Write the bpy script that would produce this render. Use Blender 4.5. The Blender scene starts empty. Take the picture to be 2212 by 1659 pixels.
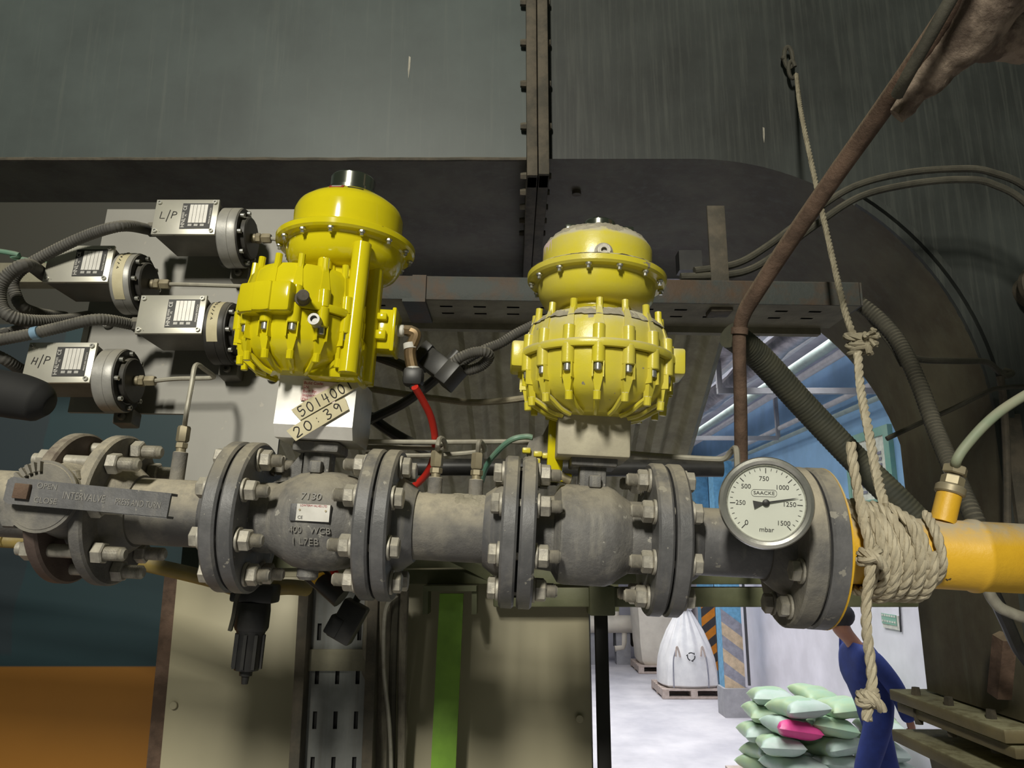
import bpy, bmesh, math, random
from mathutils import Vector as V, Matrix, noise
random.seed(4)
S = bpy.context.scene
COL = S.collection
rad = math.radians
# ---------------------------------------------------------------- camera, exposure, world, lights
FPX = 1662.0
PITCH = rad(12.5)
CAM = V((0, 0, 2.1))
FW = V((0, math.cos(PITCH), math.sin(PITCH)))
UP = V((0, -math.sin(PITCH), math.cos(PITCH)))
RT = V((1, 0, 0))
cd = bpy.data.cameras.new('camera')
cam = bpy.data.objects.new('camera', cd)
COL.objects.link(cam)
cam.location = CAM
cam.rotation_euler = (rad(90) + PITCH, 0, 0)
cd.sensor_fit = 'HORIZONTAL'
cd.sensor_width = 36
cd.lens = FPX * 36 / 2212
cd.clip_start = 0.01
S.camera = cam
S.view_settings.view_transform = 'Standard'
S.view_settings.look = 'None'
S.view_settings.gamma = 1
S.view_settings.use_curve_mapping = False
S.view_settings.exposure = 0.0
wd = bpy.data.worlds.new('world')
S.world = wd
wd.use_nodes = True
wd.node_tree.nodes['Background'].inputs[0].default_value = (0.85, 1.0, 0.72, 1)
wd.node_tree.nodes['Background'].inputs[1].default_value = 0.045


def area(name, loc, target, sx, sy, power, color, spread=180):
    ld = bpy.data.lights.new(name, 'AREA')
    ld.shape = 'RECTANGLE'
    ld.size, ld.size_y, ld.energy, ld.color = sx, sy, power, color
    o = bpy.data.objects.new(name, ld)
    COL.objects.link(o)
    o.location = loc
    o.rotation_euler = (V(target) - V(loc)).to_track_quat('-Z', 'Y').to_euler()
    ld.spread = rad(spread)
    return o


area('work_lamp_light', (-0.95, -3.0, 4.35), (0.05, 1.2, 2.35), 0.34, 0.9, 215, (1.0, 0.96, 0.83))
area('hall_light', (1.6, 10.0, 4.05), (1.6, 10.0, 0), 2.4, 7.0, 300, (1.0, 1.0, 0.98), 135)
area('hall_near_light', (2.1, 6.0, 4.0), (2.3, 6.6, 0), 1.2, 1.6, 50, (1.0, 1.0, 0.98), 90)


def ray(u, v):
    return FW + RT * ((u - 1106) / FPX) - UP * ((v - 829.5) / FPX)


def P(u, v, d):
    return CAM + ray(u, v) * d


def PY(u, v, y):
    r = ray(u, v)
    return CAM + r * (y / r.y)


# frame of the pipe run: x along the pipe, y away, z up
O = P(1110, 1147, 1.03)
xp = (RT * math.cos(rad(2.9)) - UP * math.sin(rad(2.9)) - FW * math.sin(rad(1.0))).normalized()
zp = (V((0, 0, 1)) - xp * xp.z).normalized()
yp = zp.cross(xp)


def frame(o, x, y, z):
    m = Matrix.Identity(4)
    for i in range(3):
        m[i][0], m[i][1], m[i][2], m[i][3] = x[i], y[i], z[i], o[i]
    return m


PF = frame(O, xp, yp, zp)
# frame of the switch plate, leaning back 8 degrees
TQ = rad(8)
xq = V((1, 0, 0))
zq = V((0, math.sin(TQ), math.cos(TQ)))
yq = zq.cross(xq)
QF = frame(P(400, 650, 1.27), xq, yq, zq)


def finv(F, u, v, y=0.0):
    """point of frame F on its plane y = const that the pixel looks at, in frame coordinates"""
    Fi = F.inverted()
    c, r = Fi @ CAM, Fi.to_3x3() @ ray(u, v)
    return c + r * ((y - c.y) / r.y)


def pp(u, v, y=0.0):
    return PF @ finv(PF, u, v, y)


# ---------------------------------------------------------------- materials
MATS = {}


def mat(name, col, rough=.6, metal=0., col2=None, ns=14., lo=.38, hi=.62, dust=0., dcol=(.36, .325, .25), dlo=.2, dhi=.75,
        streak=None, ss=30., slo=.45, shi=.7, chips=None, bump=0., bs=90., emit=None, alpha=None, trans=0.):
    m = bpy.data.materials.new(name)
    m.use_nodes = True
    nt = m.node_tree
    N, L = nt.nodes, nt.links
    b = N['Principled BSDF']
    b.inputs['Metallic'].default_value = metal
    tc = N.new('ShaderNodeTexCoord')

    def nz(scale, detail=6, rgh=.62, vec=None):
        n = N.new('ShaderNodeTexNoise')
        n.inputs['Scale'].default_value = scale
        n.inputs['Detail'].default_value = detail
        n.inputs['Roughness'].default_value = rgh
        L.new(vec or tc.outputs['Object'], n.inputs['Vector'])
        return n.outputs[0]

    def rng(sock, a, c, d=0., e=1.):
        n = N.new('ShaderNodeMapRange')
        n.inputs[1].default_value, n.inputs[2].default_value = a, c
        n.inputs[3].default_value, n.inputs[4].default_value = d, e
        L.new(sock, n.inputs[0])
        return n.outputs[0]

    def mul(a, c):
        n = N.new('ShaderNodeMath')
        n.operation = 'MULTIPLY'
        L.new(a, n.inputs[0])
        if isinstance(c, (int, float)):
            n.inputs[1].default_value = c
        else:
            L.new(c, n.inputs[1])
        return n.outputs[0]

    def mix(fac, a, c):
        n = N.new('ShaderNodeMix')
        n.data_type = 'RGBA'
        L.new(fac, n.inputs[0])
        for i, x in ((6, a), (7, c)):
            if isinstance(x, tuple):
                n.inputs[i].default_value = (*x, 1)
            else:
                L.new(x, n.inputs[i])
        return n.outputs[2]

    if col2 is None:
        col2 = tuple(c * .72 for c in col)
    c = mix(rng(nz(ns), lo, hi), col, col2)
    if streak:
        mp = N.new('ShaderNodeMapping')
        mp.inputs['Scale'].default_value = (1, 1, .035)
        L.new(tc.outputs['Object'], mp.inputs[0])
        c = mix(rng(nz(ss, 8, .7, mp.outputs[0]), slo, shi, 0, .8), c, streak)
    rsock = None
    if chips:
        cc, cs, th = chips
        c = mix(rng(nz(cs, 4, .55), th, th + .015), c, cc)
    if dust:
        g = N.new('ShaderNodeNewGeometry')
        sx = N.new('ShaderNodeSeparateXYZ')
        L.new(g.outputs['Normal'], sx.inputs[0])
        fac = mul(mul(rng(sx.outputs[2], dlo, dhi), rng(nz(22, 8, .7), .3, .55)), dust)
        c = mix(fac, c, dcol)
        rsock = rng(fac, 0, 1, rough, .95)
    L.new(c, b.inputs['Base Color'])
    b.inputs['Roughness'].default_value = rough
    if rsock:
        L.new(rsock, b.inputs['Roughness'])
    if bump:
        bn = N.new('ShaderNodeBump')
        bn.inputs['Strength'].default_value = bump
        bn.inputs['Distance'].default_value = .004
        L.new(nz(bs, 8, .7), bn.inputs['Height'])
        L.new(bn.outputs[0], b.inputs['Normal'])
    if trans:
        b.inputs['Transmission Weight'].default_value = trans
    if emit:
        b.inputs['Emission Color'].default_value = (*emit[0], 1)
        b.inputs['Emission Strength'].default_value = emit[1]
    MATS[name] = m
    return m


DUST = (.40, .36, .275)
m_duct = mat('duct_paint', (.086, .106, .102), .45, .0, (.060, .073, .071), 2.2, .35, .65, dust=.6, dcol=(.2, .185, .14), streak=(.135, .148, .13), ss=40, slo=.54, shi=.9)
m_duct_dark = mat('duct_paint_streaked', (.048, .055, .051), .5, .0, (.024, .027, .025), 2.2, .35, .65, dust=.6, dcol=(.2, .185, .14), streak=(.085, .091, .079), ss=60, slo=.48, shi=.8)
m_soffit = mat('brown_duct_underside', (.125, .112, .070), .6, 0, (.075, .060, .036), 4, .4, .62, streak=(.135, .135, .095), ss=30, slo=.5, shi=.8, bump=.2, bs=30)  # browner tone for the duct underside and the inner elbow faces
m_duct_edge = mat('duct_flange_rust', (.07, .062, .047), .75, 0, (.12, .10, .072), 18, .42, .62, dust=.6, dcol=(.22, .20, .15), bump=.5, bs=60)
m_iron = mat('dark_grey_paint', (.15, .148, .152), .42, .0, (.10, .10, .104), 20, .4, .62, dust=.85, dcol=DUST, dlo=.25, dhi=.85, bump=.25, bs=70, chips=((.30, .285, .25), 55, .66), streak=(.21, .20, .18), ss=45, slo=.52, shi=.75)
m_dusty = mat('dusty_grey_paint', (.23, .215, .185), .7, .0, (.13, .125, .12), 16, .42, .6, dust=1., dcol=(.47, .42, .32), dlo=.0, dhi=.5, bump=.6, bs=55)
m_cast = mat('cast_grey_paint', (.17, .165, .16), .5, .0, (.105, .103, .102), 14, .4, .6, dust=.8, dcol=DUST, dlo=.15, dhi=.85, bump=.55, bs=60, chips=((.36, .345, .31), 70, .67), streak=(.30, .285, .25), ss=55, slo=.48, shi=.72)
m_bolt = mat('dusty_zinc', (.50, .47, .40), .5, .35, (.33, .31, .27), 60, .4, .6, dust=.7, dcol=(.56, .52, .42), bump=.2, bs=200)
m_gasket = mat('black_gasket', (.012, .012, .012), .8)
m_yellow = mat('yellow_paint', (.68, .59, .010), .11, 0, (.62, .53, .009), 8, chips=((.03, .028, .02), 38, .715))
m_yellow_d = mat('dusty_yellow_paint', (.67, .58, .03), .26, 0, (.61, .53, .08), 10, dust=1., dcol=(.50, .465, .36), dlo=.08, dhi=.55, chips=((.30, .27, .2), 34, .69), bump=.12, bs=60)
m_ypipe = mat('ochre_pipe_paint', (.80, .47, .03), .42, 0, (.70, .40, .025), 9, dust=1., dcol=(.47, .41, .30), dlo=.25, dhi=.8, chips=((.08, .05, .02), 30, .70), bump=.25, bs=60)
m_steel = mat('brushed_steel', (.66, .65, .60), .27, .8, (.5, .5, .46), 30, bump=.05)
m_chrome = mat('chrome', (.60, .62, .54), .16, 1., (.55, .57, .5), 20)
m_old_brass = mat('tarnished_brass', (.24, .17, .09), .5, .7, (.16, .11, .06), 40, dust=.4)
m_polish = mat('polished_plate', (.84, .82, .77), .34, .35, (.72, .70, .65), 25)
m_cream_box = mat('dusty_cream_plate', (.50, .46, .34), .6, 0, (.40, .365, .275), 18, dust=.7, dcol=(.56, .52, .41), bump=.25, bs=50)
m_alu = mat('cast_aluminium', (.40, .39, .365), .45, .35, (.31, .305, .29), 18, .4, .6, dust=.6, dcol=(.42, .39, .31), bump=.1)
m_alu_dark = mat('dull_box_metal', (.20, .19, .165), .5, .35, (.14, .135, .12), 14, dust=.5)
m_cover = mat('brushed_cover', (.52, .505, .43), .38, .45, (.47, .455, .40), 20, chips=((.24, .23, .2), 50, .66))
m_black = mat('black_plastic', (.016, .016, .017), .45, 0, (.03, .029, .027), 20, dust=.25, dcol=(.2, .19, .15))
m_black_disc = mat('black_cap', (.028, .027, .025), .5, .2, (.045, .042, .038), 30, dust=.5, dcol=(.28, .26, .21))
m_conduit = mat('grey_conduit', (.065, .062, .056), .7, 0, (.10, .095, .085), 30, dust=.75, dcol=(.27, .25, .20))
m_tube = mat('dusty_tube', (.42, .40, .33), .55, .2, (.30, .28, .23), 30, dust=.4)
m_brass = mat('dusty_brass', (.36, .31, .20), .5, .4, (.29, .25, .17), 40, dust=.5)
m_plate = mat('grey_back_plate', (.27, .262, .235), .5, 0.05, (.23, .222, .20), 4, dust=.2, chips=((.3, .28, .24), 40, .7))
m_teal = None
m_cabinet = mat('cream_cabinet', (.43, .39, .265), .5, 0, (.39, .355, .24), 2.5, dust=.3)
m_tray = mat('galvanised_tray', (.30, .31, .30), .45, .5, (.2, .205, .2), 8, dust=.5, streak=(.2, .19, .17), ss=30)
m_tray_r = mat('rusty_tray', (.055, .062, .058), .65, .1, (.085, .055, .035), 9, .45, .6, dust=.9, dcol=(.2, .185, .13), bump=.4, bs=50)
m_tray_b = mat('dusty_tray_bottom', (.27, .255, .18), .75, .05, (.16, .145, .10), 7, dust=.8, dcol=(.3, .28, .2), bump=.35, bs=60)
m_rust = mat('rusty_steel', (.155, .098, .068), .8, .1, (.085, .053, .036), 22, .4, .6, dust=.9, dcol=(.32, .25, .17), dlo=.0, dhi=.6, bump=.7, bs=120)
m_mud = mat('crusted_lagging', (.30, .235, .18), .9, 0, (.11, .08, .06), 22, .42, .58, dust=.7, dcol=(.40, .35, .28), bump=1., bs=60)
m_rope = mat('pale_rope', (.56, .50, .37), .85, 0, (.44, .385, .275), 40, dust=.2, bump=.4, bs=300)
m_rope_d = mat('dirty_rope', (.33, .295, .21), .9, 0, (.24, .21, .145), 40, bump=.4, bs=300)
m_hose = mat('black_ribbed_hose', (.032, .034, .024), .75, 0, (.055, .054, .035), 20, dust=.4, dcol=(.17, .16, .10))
m_hose_d = mat('dusty_hose', (.075, .07, .052), .8, 0, (.045, .042, .031), 16, dust=.8, dcol=(.16, .145, .108), bump=.4)
m_red = mat('red_hose', (.62, .03, .018), .4, 0, (.52, .025, .015), 9)
m_green_t = mat('green_hose', (.10, .26, .19), .5, 0, (.2, .28, .2), 9, dust=.5)
m_white_t = mat('white_tape', (.7, .68, .62), .6)
m_roof = mat('corrugated_roof', (.31, .285, .17), .6, .1, (.21, .19, .115), 5, dust=.3, streak=(.40, .37, .24), ss=12)
m_beam = mat('olive_beam', (.15, .155, .085), .6, 0, (.10, .11, .055), 9, dust=.9, dcol=(.30, .29, .2), bump=.2)
m_green_p = mat('green_paint', (.24, .46, .05), .42, 0, (.11, .22, .03), 3)
m_dark_post = mat('dark_steel', (.022, .020, .018), .6)
m_floor = mat('concrete_floor', (.62, .60, .64), .6, 0, (.44, .43, .48), 1.4, .35, .65)
m_ceil = mat('hall_ceiling', (.42, .40, .46), .7, 0, (.30, .29, .34), 3)
m_pipe_w = mat('white_pipe', (.62, .60, .60), .4, .1, (.5, .48, .5), 9)
m_pipe_g = mat('green_grey_pipe', (.33, .40, .37), .5, 0, (.24, .30, .29), 7)
m_foil = mat('crumpled_foil', (.45, .42, .45), .35, .7, (.25, .24, .26), 14, bump=1., bs=25)
m_bag = mat('white_woven_bag', (.80, .79, .80), .65, 0, (.70, .69, .71), 6)
m_bag_c = mat('cream_woven_bag', (.78, .72, .62), .65, 0, (.70, .64, .55), 6)
m_tan_pipe = mat('tan_pipe_paint', (.34, .25, .07), .5, 0, (.24, .18, .06), 9, dust=.6, bump=.2)
m_dull_green = mat('dusty_green_tube', (.24, .29, .20), .6, 0, (.30, .31, .22), 20, dust=.5)
m_wood = mat('pale_pallet_wood', (.55, .46, .42), .8, 0, (.42, .34, .30), 12)
m_sack_g = mat('green_sack', (.30, .46, .32), .42, 0, (.38, .48, .28), 5)
m_sack_w = mat('grey_sack', (.44, .52, .47), .42, 0, (.36, .48, .40), 5)
m_pink = mat('pink_sack', (.70, .06, .25), .35, 0, (.6, .05, .22), 5)
m_blue_c = mat('blue_coverall', (.012, .03, .17), .8, 0, (.008, .02, .12), 9)
m_skin = mat('skin', (.36, .17, .10), .55, 0, (.30, .13, .08), 9)
m_hair = mat('dark_hair', (.015, .012, .01), .7)
m_paper = mat('pink_paper', (.72, .58, .56), .7, 0, (.68, .54, .52), 30)
m_tape = mat('masking_tape', (.60, .54, .36), .7, 0, (.52, .46, .29), 30)
m_ink = mat('black_ink', (.02, .018, .018), .7)
m_redink = mat('red_ink', (.38, .03, .04), .7)
m_label = mat('silver_label', (.72, .70, .66), .35, .3, (.62, .6, .56), 30)
m_dial = mat('dial_white', (.64, .66, .59), .5, 0, (.60, .62, .55), 10)
m_emboss = mat('embossed_letters', (.26, .25, .235), .5, 0, (.25, .24, .22), 40)
m_orange = mat('hazard_orange', (.72, .26, .015), .6, 0, (.6, .2, .01), 9)
m_hz_black = mat('hazard_black', (.05, .05, .055), .6)
m_hz_grey = mat('faded_grey', (.30, .30, .36), .6)
m_hz_tan = mat('faded_tan', (.62, .48, .33), .6)
m_hz_blue = mat('column_blue', (.16, .40, .62), .6)
m_conc = mat('concrete_block', (.36, .355, .38), .8, 0, (.3, .3, .32), 9)
m_green_f = mat('green_window_frame', (.20, .42, .33), .5, 0, (.28, .45, .36), 6)
m_louv = mat('cream_louvre', (.82, .83, .70), .5)
m_hopper = mat('brown_hopper', (.26, .21, .10), .6, 0, (.17, .14, .075), 4, dust=1., dcol=(.50, .48, .30), dlo=.1, dhi=.5, bump=.4, bs=30)
m_glass = bpy.data.materials.new('gauge_glass')
m_glass.use_nodes = True
_n, _l = m_glass.node_tree.nodes, m_glass.node_tree.links
_n.remove(_n['Principled BSDF'])
_t, _g, _f, _x = _n.new('ShaderNodeBsdfTransparent'), _n.new('ShaderNodeBsdfGlossy'), _n.new('ShaderNodeFresnel'), _n.new('ShaderNodeMixShader')
_g.inputs['Roughness'].default_value = .03
_l.new(_f.outputs[0], _x.inputs[0])
_l.new(_t.outputs[0], _x.inputs[1])
_l.new(_g.outputs[0], _x.inputs[2])
_l.new(_x.outputs[0], _n['Material Output'].inputs[0])
m_flange_r = mat('rust_brown_flange', (.13, .095, .08), .6, 0, (.09, .06, .05), 20, dust=.95, dcol=(.40, .36, .28), dlo=.05, dhi=.7, bump=.3)
m_plastic_blue = mat('blue_tape', (.22, .36, .5), .5)


def two_band(name, lowcol, highcol, z, extra=None):
    """paint changes at a height; object coordinates of an object whose origin lies at floor level"""
    m = bpy.data.materials.new(name)
    m.use_nodes = True
    N, L = m.node_tree.nodes, m.node_tree.links
    b = N['Principled BSDF']
    tc = N.new('ShaderNodeTexCoord')
    sp = N.new('ShaderNodeSeparateXYZ')
    L.new(tc.outputs['Object'], sp.inputs[0])
    n = N.new('ShaderNodeTexNoise')
    n.inputs['Scale'].default_value = 2.2
    n.inputs['Detail'].default_value = 7
    L.new(tc.outputs['Object'], n.inputs['Vector'])

    def mp(s, a, c, d=0, e=1):
        r = N.new('ShaderNodeMapRange')
        for i, x in enumerate((a, c, d, e)):
            r.inputs[i + 1].default_value = x
        L.new(s, r.inputs[0])
        return r.outputs[0]

    def mix(fac, a, c):
        k = N.new('ShaderNodeMix')
        k.data_type = 'RGBA'
        L.new(fac, k.inputs[0])
        for i, x in ((6, a), (7, c)):
            if isinstance(x, tuple):
                k.inputs[i].default_value = (*x, 1)
            else:
                L.new(x, k.inputs[i])
        return k.outputs[2]
    v = mp(n.outputs[0], .35, .65)
    lo = mix(v, lowcol, tuple(x * .82 for x in lowcol))
    hi = mix(v, highcol, tuple(x * .78 for x in highcol))
    c = mix(mp(sp.outputs[2], z - .002, z + .002), lo, hi)
    if extra:
        c = extra(N, L, tc, sp, n, mp, mix, c)
    L.new(c, b.inputs['Base Color'])
    b.inputs['Roughness'].default_value = .55
    return m


# ---------------------------------------------------------------- mesh builder
W = {}


class MB:
    def __init__(self, M=None):
        self.bm = bmesh.new()
        self.M = M or Matrix.Identity(4)

    def add(self, vs, fs, M=None):
        T = self.M @ M if M is not None else self.M
        bv = [self.bm.verts.new(T @ V(v)) for v in vs]
        for f in fs:
            try:
                self.bm.faces.new([bv[i] for i in f])
            except ValueError:
                pass
        return self

    def box(self, c, s, M=None, bev=0.):
        x, y, z = s[0] / 2, s[1] / 2, s[2] / 2
        T = Matrix.Translation(V(c))
        T = M @ T if M is not None else T
        if bev <= 0:
            vs = [(sx * x, sy * y, sz * z) for sx in (-1, 1) for sy in (-1, 1) for sz in (-1, 1)]
            fs = [(0, 1, 3, 2), (4, 6, 7, 5), (0, 4, 5, 1), (2, 3, 7, 6), (0, 2, 6, 4), (1, 5, 7, 3)]
            return self.add(vs, fs, T)
        t = bmesh.new()
        bmesh.ops.create_cube(t, size=1)
        for v in t.verts:
            v.co = V((v.co.x * s[0], v.co.y * s[1], v.co.z * s[2]))
        bmesh.ops.bevel(t, geom=t.edges[:], offset=min(bev, min(s) * .45), segments=2, profile=.5, affect='EDGES')
        t.verts.index_update()
        self.add([v.co.copy() for v in t.verts], [[v.index for v in f.verts] for f in t.faces], T)
        t.free()
        return self

    def lathe(self, prof, M=None, n=36, closed=True):
        """prof: (radius, height) along local z"""
        vs, fs = [], []
        k = len(prof)
        for i in range(n):
            a = 2 * math.pi * i / n
            for r, h in prof:
                vs.append((r * math.cos(a), r * math.sin(a), h))
        for i in range(n):
            j = (i + 1) % n
            for q in range(k - 1):
                fs.append((i * k + q, j * k + q, j * k + q + 1, i * k + q + 1))
        if closed:
            if prof[0][0] > 1e-6:
                fs.append([i * k for i in range(n)][::-1])
            if prof[-1][0] > 1e-6:
                fs.append([i * k + k - 1 for i in range(n)])
        return self.add(vs, fs, M)

    def cyl(self, a, b, r, r2=None, n=20, bev=0.):
        a, b = V(a), V(b)
        d = b - a
        q = d.to_track_quat('Z', 'Y').to_matrix().to_4x4()
        h = d.length
        r2 = r if r2 is None else r2
        pr = [(r, 0), (r2, h)]
        if bev:
            pr = [(r - bev, 0), (r, bev), (r2, h - bev), (r2 - bev, h)]
        return self.lathe(pr, Matrix.Translation(a) @ q, n)

    def hexn(self, a, b, r, rot=0.):
        a, b = V(a), V(b)
        d = b - a
        q = d.to_track_quat('Z', 'Y').to_matrix().to_4x4() @ Matrix.Rotation(rot, 4, 'Z')
        h = d.length
        return self.lathe([(r * .86, 0), (r, h * .12), (r, h * .88), (r * .86, h)], Matrix.Translation(a) @ q, 6)

    def tube(self, pts, r, n=10, sm=True, step=None, rib=0., pitch=.008):
        pts = [V(p) for p in pts]
        if sm and len(pts) > 2:
            pts = catmull(pts, 8)
        if step:
            pts = resample(pts, step)
        m = len(pts)
        if not hasattr(r, '__len__'):
            rr = [r] * m
        else:
            rr = [r[min(len(r) - 1, int(i / max(1, m - 1) * (len(r) - 1)))] * (1 - ((i / max(1, m - 1) * (len(r) - 1)) % 1)) +
                  r[min(len(r) - 1, int(i / max(1, m - 1) * (len(r) - 1)) + 1)] * ((i / max(1, m - 1) * (len(r) - 1)) % 1) for i in range(m)]
        if rib:
            s = 0.
            for i in range(m):
                if i:
                    s += (pts[i] - pts[i - 1]).length
                rr[i] = rr[i] * (1 + rib * math.cos(2 * math.pi * s / pitch))
        vs, fs = [], []
        fr = frames(pts)
        for (t, u, w), p, rad_ in zip(fr, pts, rr):
            for k in range(n):
                a = 2 * math.pi * k / n
                vs.append(p + (u * math.cos(a) + w * math.sin(a)) * rad_)
        for i in range(m - 1):
            for k in range(n):
                l = (k + 1) % n
                fs.append((i * n + k, i * n + l, (i + 1) * n + l, (i + 1) * n + k))
        fs.append(list(range(n))[::-1])
        fs.append([(m - 1) * n + k for k in range(n)])
        return self.add(vs, fs)

    def prism(self, pts, y0, y1, M=None):
        """outline (x, z) pushed from y0 to y1 (numbers, or one back depth per point)"""
        k = len(pts)
        yb = y1 if hasattr(y1, '__len__') else [y1] * k
        vs = [(x, y0, z) for x, z in pts] + [(x, yb[i], z) for i, (x, z) in enumerate(pts)]
        fs = [list(range(k)), list(range(k, 2 * k))[::-1]] + [(i, k + i, k + (i + 1) % k, (i + 1) % k) for i in range(k)]
        return self.add(vs, fs, M)

    def ball(self, c, r, n=12, sc=(1, 1, 1)):
        pr = [(r * math.sin(math.pi * i / n), -r * math.cos(math.pi * i / n)) for i in range(n + 1)]
        return self.lathe(pr, Matrix.Translation(V(c)) @ Matrix.Diagonal((*sc, 1)), n * 2, False)

    def mesh(self, name, m, T=None, sharp=32):
        bm = self.bm
        bmesh.ops.remove_doubles(bm, verts=bm.verts[:], dist=1e-6)
        bmesh.ops.recalc_face_normals(bm, faces=bm.faces[:])
        for f in bm.faces:
            f.smooth = True
        for e in bm.edges:
            if len(e.link_faces) != 2 or e.calc_face_angle(0) > rad(sharp):
                e.smooth = False
        if T is not None:
            bm.transform(T)
        me = bpy.data.meshes.new(name)
        bm.to_mesh(me)
        bm.free()
        me.materials.append(m)
        return me

    def build(self, name, m, parent=None, label=None, cat=None, group=None, kind=None, base=None):
        if parent is not None:
            me = self.mesh(name, m, W[parent].inverted())
            o = bpy.data.objects.new(name, me)
            COL.objects.link(o)
            o.parent = parent
            W[o] = W[parent]
        else:
            if base is None:
                vs = [v.co for v in self.bm.verts]
                mn = [min(v[i] for v in vs) for i in range(3)]
                mx = [max(v[i] for v in vs) for i in range(3)]
                base = V(((mn[0] + mx[0]) / 2, (mn[1] + mx[1]) / 2, mn[2]))
            T = Matrix.Translation(base)
            me = self.mesh(name, m, T.inverted())
            o = bpy.data.objects.new(name, me)
            COL.objects.link(o)
            o.matrix_basis = T
            W[o] = T
        tag(o, label, cat, group, kind)
        return o


def tag(o, label=None, cat=None, group=None, kind=None):
    for k, x in (('label', label), ('category', cat), ('group', group), ('kind', kind)):
        if x:
            o[k] = x
    return o


def thing(name, label, cat, loc=None, M=None, group=None):
    o = bpy.data.objects.new(name, None)
    COL.objects.link(o)
    o.empty_display_size = .05
    T = M if M is not None else Matrix.Translation(V(loc))
    o.matrix_basis = T
    W[o] = T
    return tag(o, label, cat, group)


def inst(me, name, parent, M, label=None):
    o = bpy.data.objects.new(name, me)
    COL.objects.link(o)
    if parent:
        o.parent = parent
        o.matrix_basis = W[parent].inverted() @ M
    else:
        o.matrix_basis = M
    W[o] = M
    if label:
        o['label'] = label
    return o


def kids(o):
    return [c for c in bpy.data.objects if c.parent == o]


def dup(o, M, label, parent=None):
    c = o.copy()
    COL.objects.link(c)
    if parent is None:
        c.matrix_basis = M
        W[c] = M
        c['label'] = label
    else:
        c.parent = parent
        W[c] = W[parent] @ c.matrix_basis
    for k in kids(o):
        dup(k, None, None, c)
    return c


def catmull(p, k):
    out = []
    for i in range(len(p) - 1):
        a, b, c, d = p[max(i - 1, 0)], p[i], p[i + 1], p[min(i + 2, len(p) - 1)]
        for j in range(k):
            t = j / k
            out.append(.5 * ((2 * b) + (c - a) * t + (2 * a - 5 * b + 4 * c - d) * t * t + (3 * b - a - 3 * c + d) * t ** 3))
    out.append(p[-1])
    return out


def resample(p, step):
    out, acc = [p[0]], 0.
    for i in range(1, len(p)):
        a, b = p[i - 1], p[i]
        d = (b - a).length
        while acc + d >= step:
            t = (step - acc) / d
            a = a.lerp(b, t)
            out.append(a)
            d = (b - a).length
            acc = 0.
        acc += d
    if (out[-1] - p[-1]).length > step * .2:
        out.append(p[-1])
    return out


def frames(p):
    res, u = [], None
    for i in range(len(p)):
        t = (p[min(i + 1, len(p) - 1)] - p[max(i - 1, 0)])
        t = t.normalized() if t.length > 1e-9 else V((0, 0, 1))
        if u is None:
            u = t.orthogonal().normalized()
        u = (u - t * u.dot(t))
        u = u.normalized() if u.length > 1e-6 else t.orthogonal().normalized()
        res.append((t, u, t.cross(u)))
    return res


def rope_mb(mb, pts, r, pitch=None, sm=True):
    """three twisted strands along a path"""
    pts = [V(p) for p in pts]
    if sm and len(pts) > 2:
        pts = catmull(pts, 10)
    pts = resample(pts, r * .7)
    pitch = pitch or r * 7
    fr = frames(pts)
    for k in range(3):
        s, q = 0., []
        for i, p in enumerate(pts):
            if i:
                s += (p - pts[i - 1]).length
            a = 2 * math.pi * (s / pitch + k / 3)
            q.append(p + (fr[i][1] * math.cos(a) + fr[i][2] * math.sin(a)) * r * .46)
        mb.tube(q, r * .56, 6, False)
    return mb


def path(px, sm=True):
    """pixel paths with depth: (u, v, d)"""
    return [P(*q) for q in px]


def text(s, size, name, m, parent, M, align='CENTER', ext=.0003, sx=1., label=None):
    cu = bpy.data.curves.new(name, 'FONT')
    cu.body = s
    cu.size = size
    cu.extrude = ext
    cu.align_x = align
    cu.align_y = 'CENTER'
    o = bpy.data.objects.new(name, cu)
    COL.objects.link(o)
    bpy.context.view_layer.update()
    me = bpy.data.meshes.new_from_object(o.evaluated_get(bpy.context.evaluated_depsgraph_get()))
    bpy.data.objects.remove(o)
    me.transform(W[parent].inverted() @ M @ Matrix.Diagonal((sx, 1, 1, 1)))
    me.name = name
    me.materials.clear()
    me.materials.append(m)
    q = bpy.data.objects.new(name, me)
    COL.objects.link(q)
    q.parent = parent
    W[q] = W[parent]
    if label:
        q['label'] = label
    return q


def facing(o, x, up):
    """text frame at o: x to the reader's right, up, z out of the surface"""
    x = V(x).normalized()
    up = V(up)
    up = (up - x * up.dot(x)).normalized()
    return frame(V(o), x, up, x.cross(up))


def strokes(mb, lines, M, r):
    for l in lines:
        mb.tube([M @ V((x, y, 0)) for x, y in l], r, 6, len(l) > 3)
    return mb


RX = Matrix.Rotation(rad(90), 4, 'Y')        # lathe axis z -> x
RYM = Matrix.Rotation(rad(90), 4, 'X')       # lathe axis z -> -y


def Tr(x, y, z):
    return Matrix.Translation(V((x, y, z)))


# ================================================================ SETTING
mb = MB()
mb.box((0.5, 8, -.05), (11, 22, .1))
mb.build('floor', m_floor, kind='structure', base=V((0, 0, 0)))
WX = 3.4
m_wr = two_band('hall_wall_paint', (.80, .78, .86), (.30, .52, .78), 1.78)
MB().box((WX + .05, 10, 2.5), (.1, 14, 5)).build('wall_right', m_wr, kind='structure', base=V((0, 0, 0)))
MB().box((0.5, 17.05, 2.5), (7, .1, 5)).build('wall_back', m_wr, kind='structure', base=V((0, 0, 0)))
MB().box((0.9, 10.7, 4.2), (5.1, 12.8, .1)).build('ceiling', m_ceil, kind='structure', base=V((0, 0, 0)))


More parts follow.
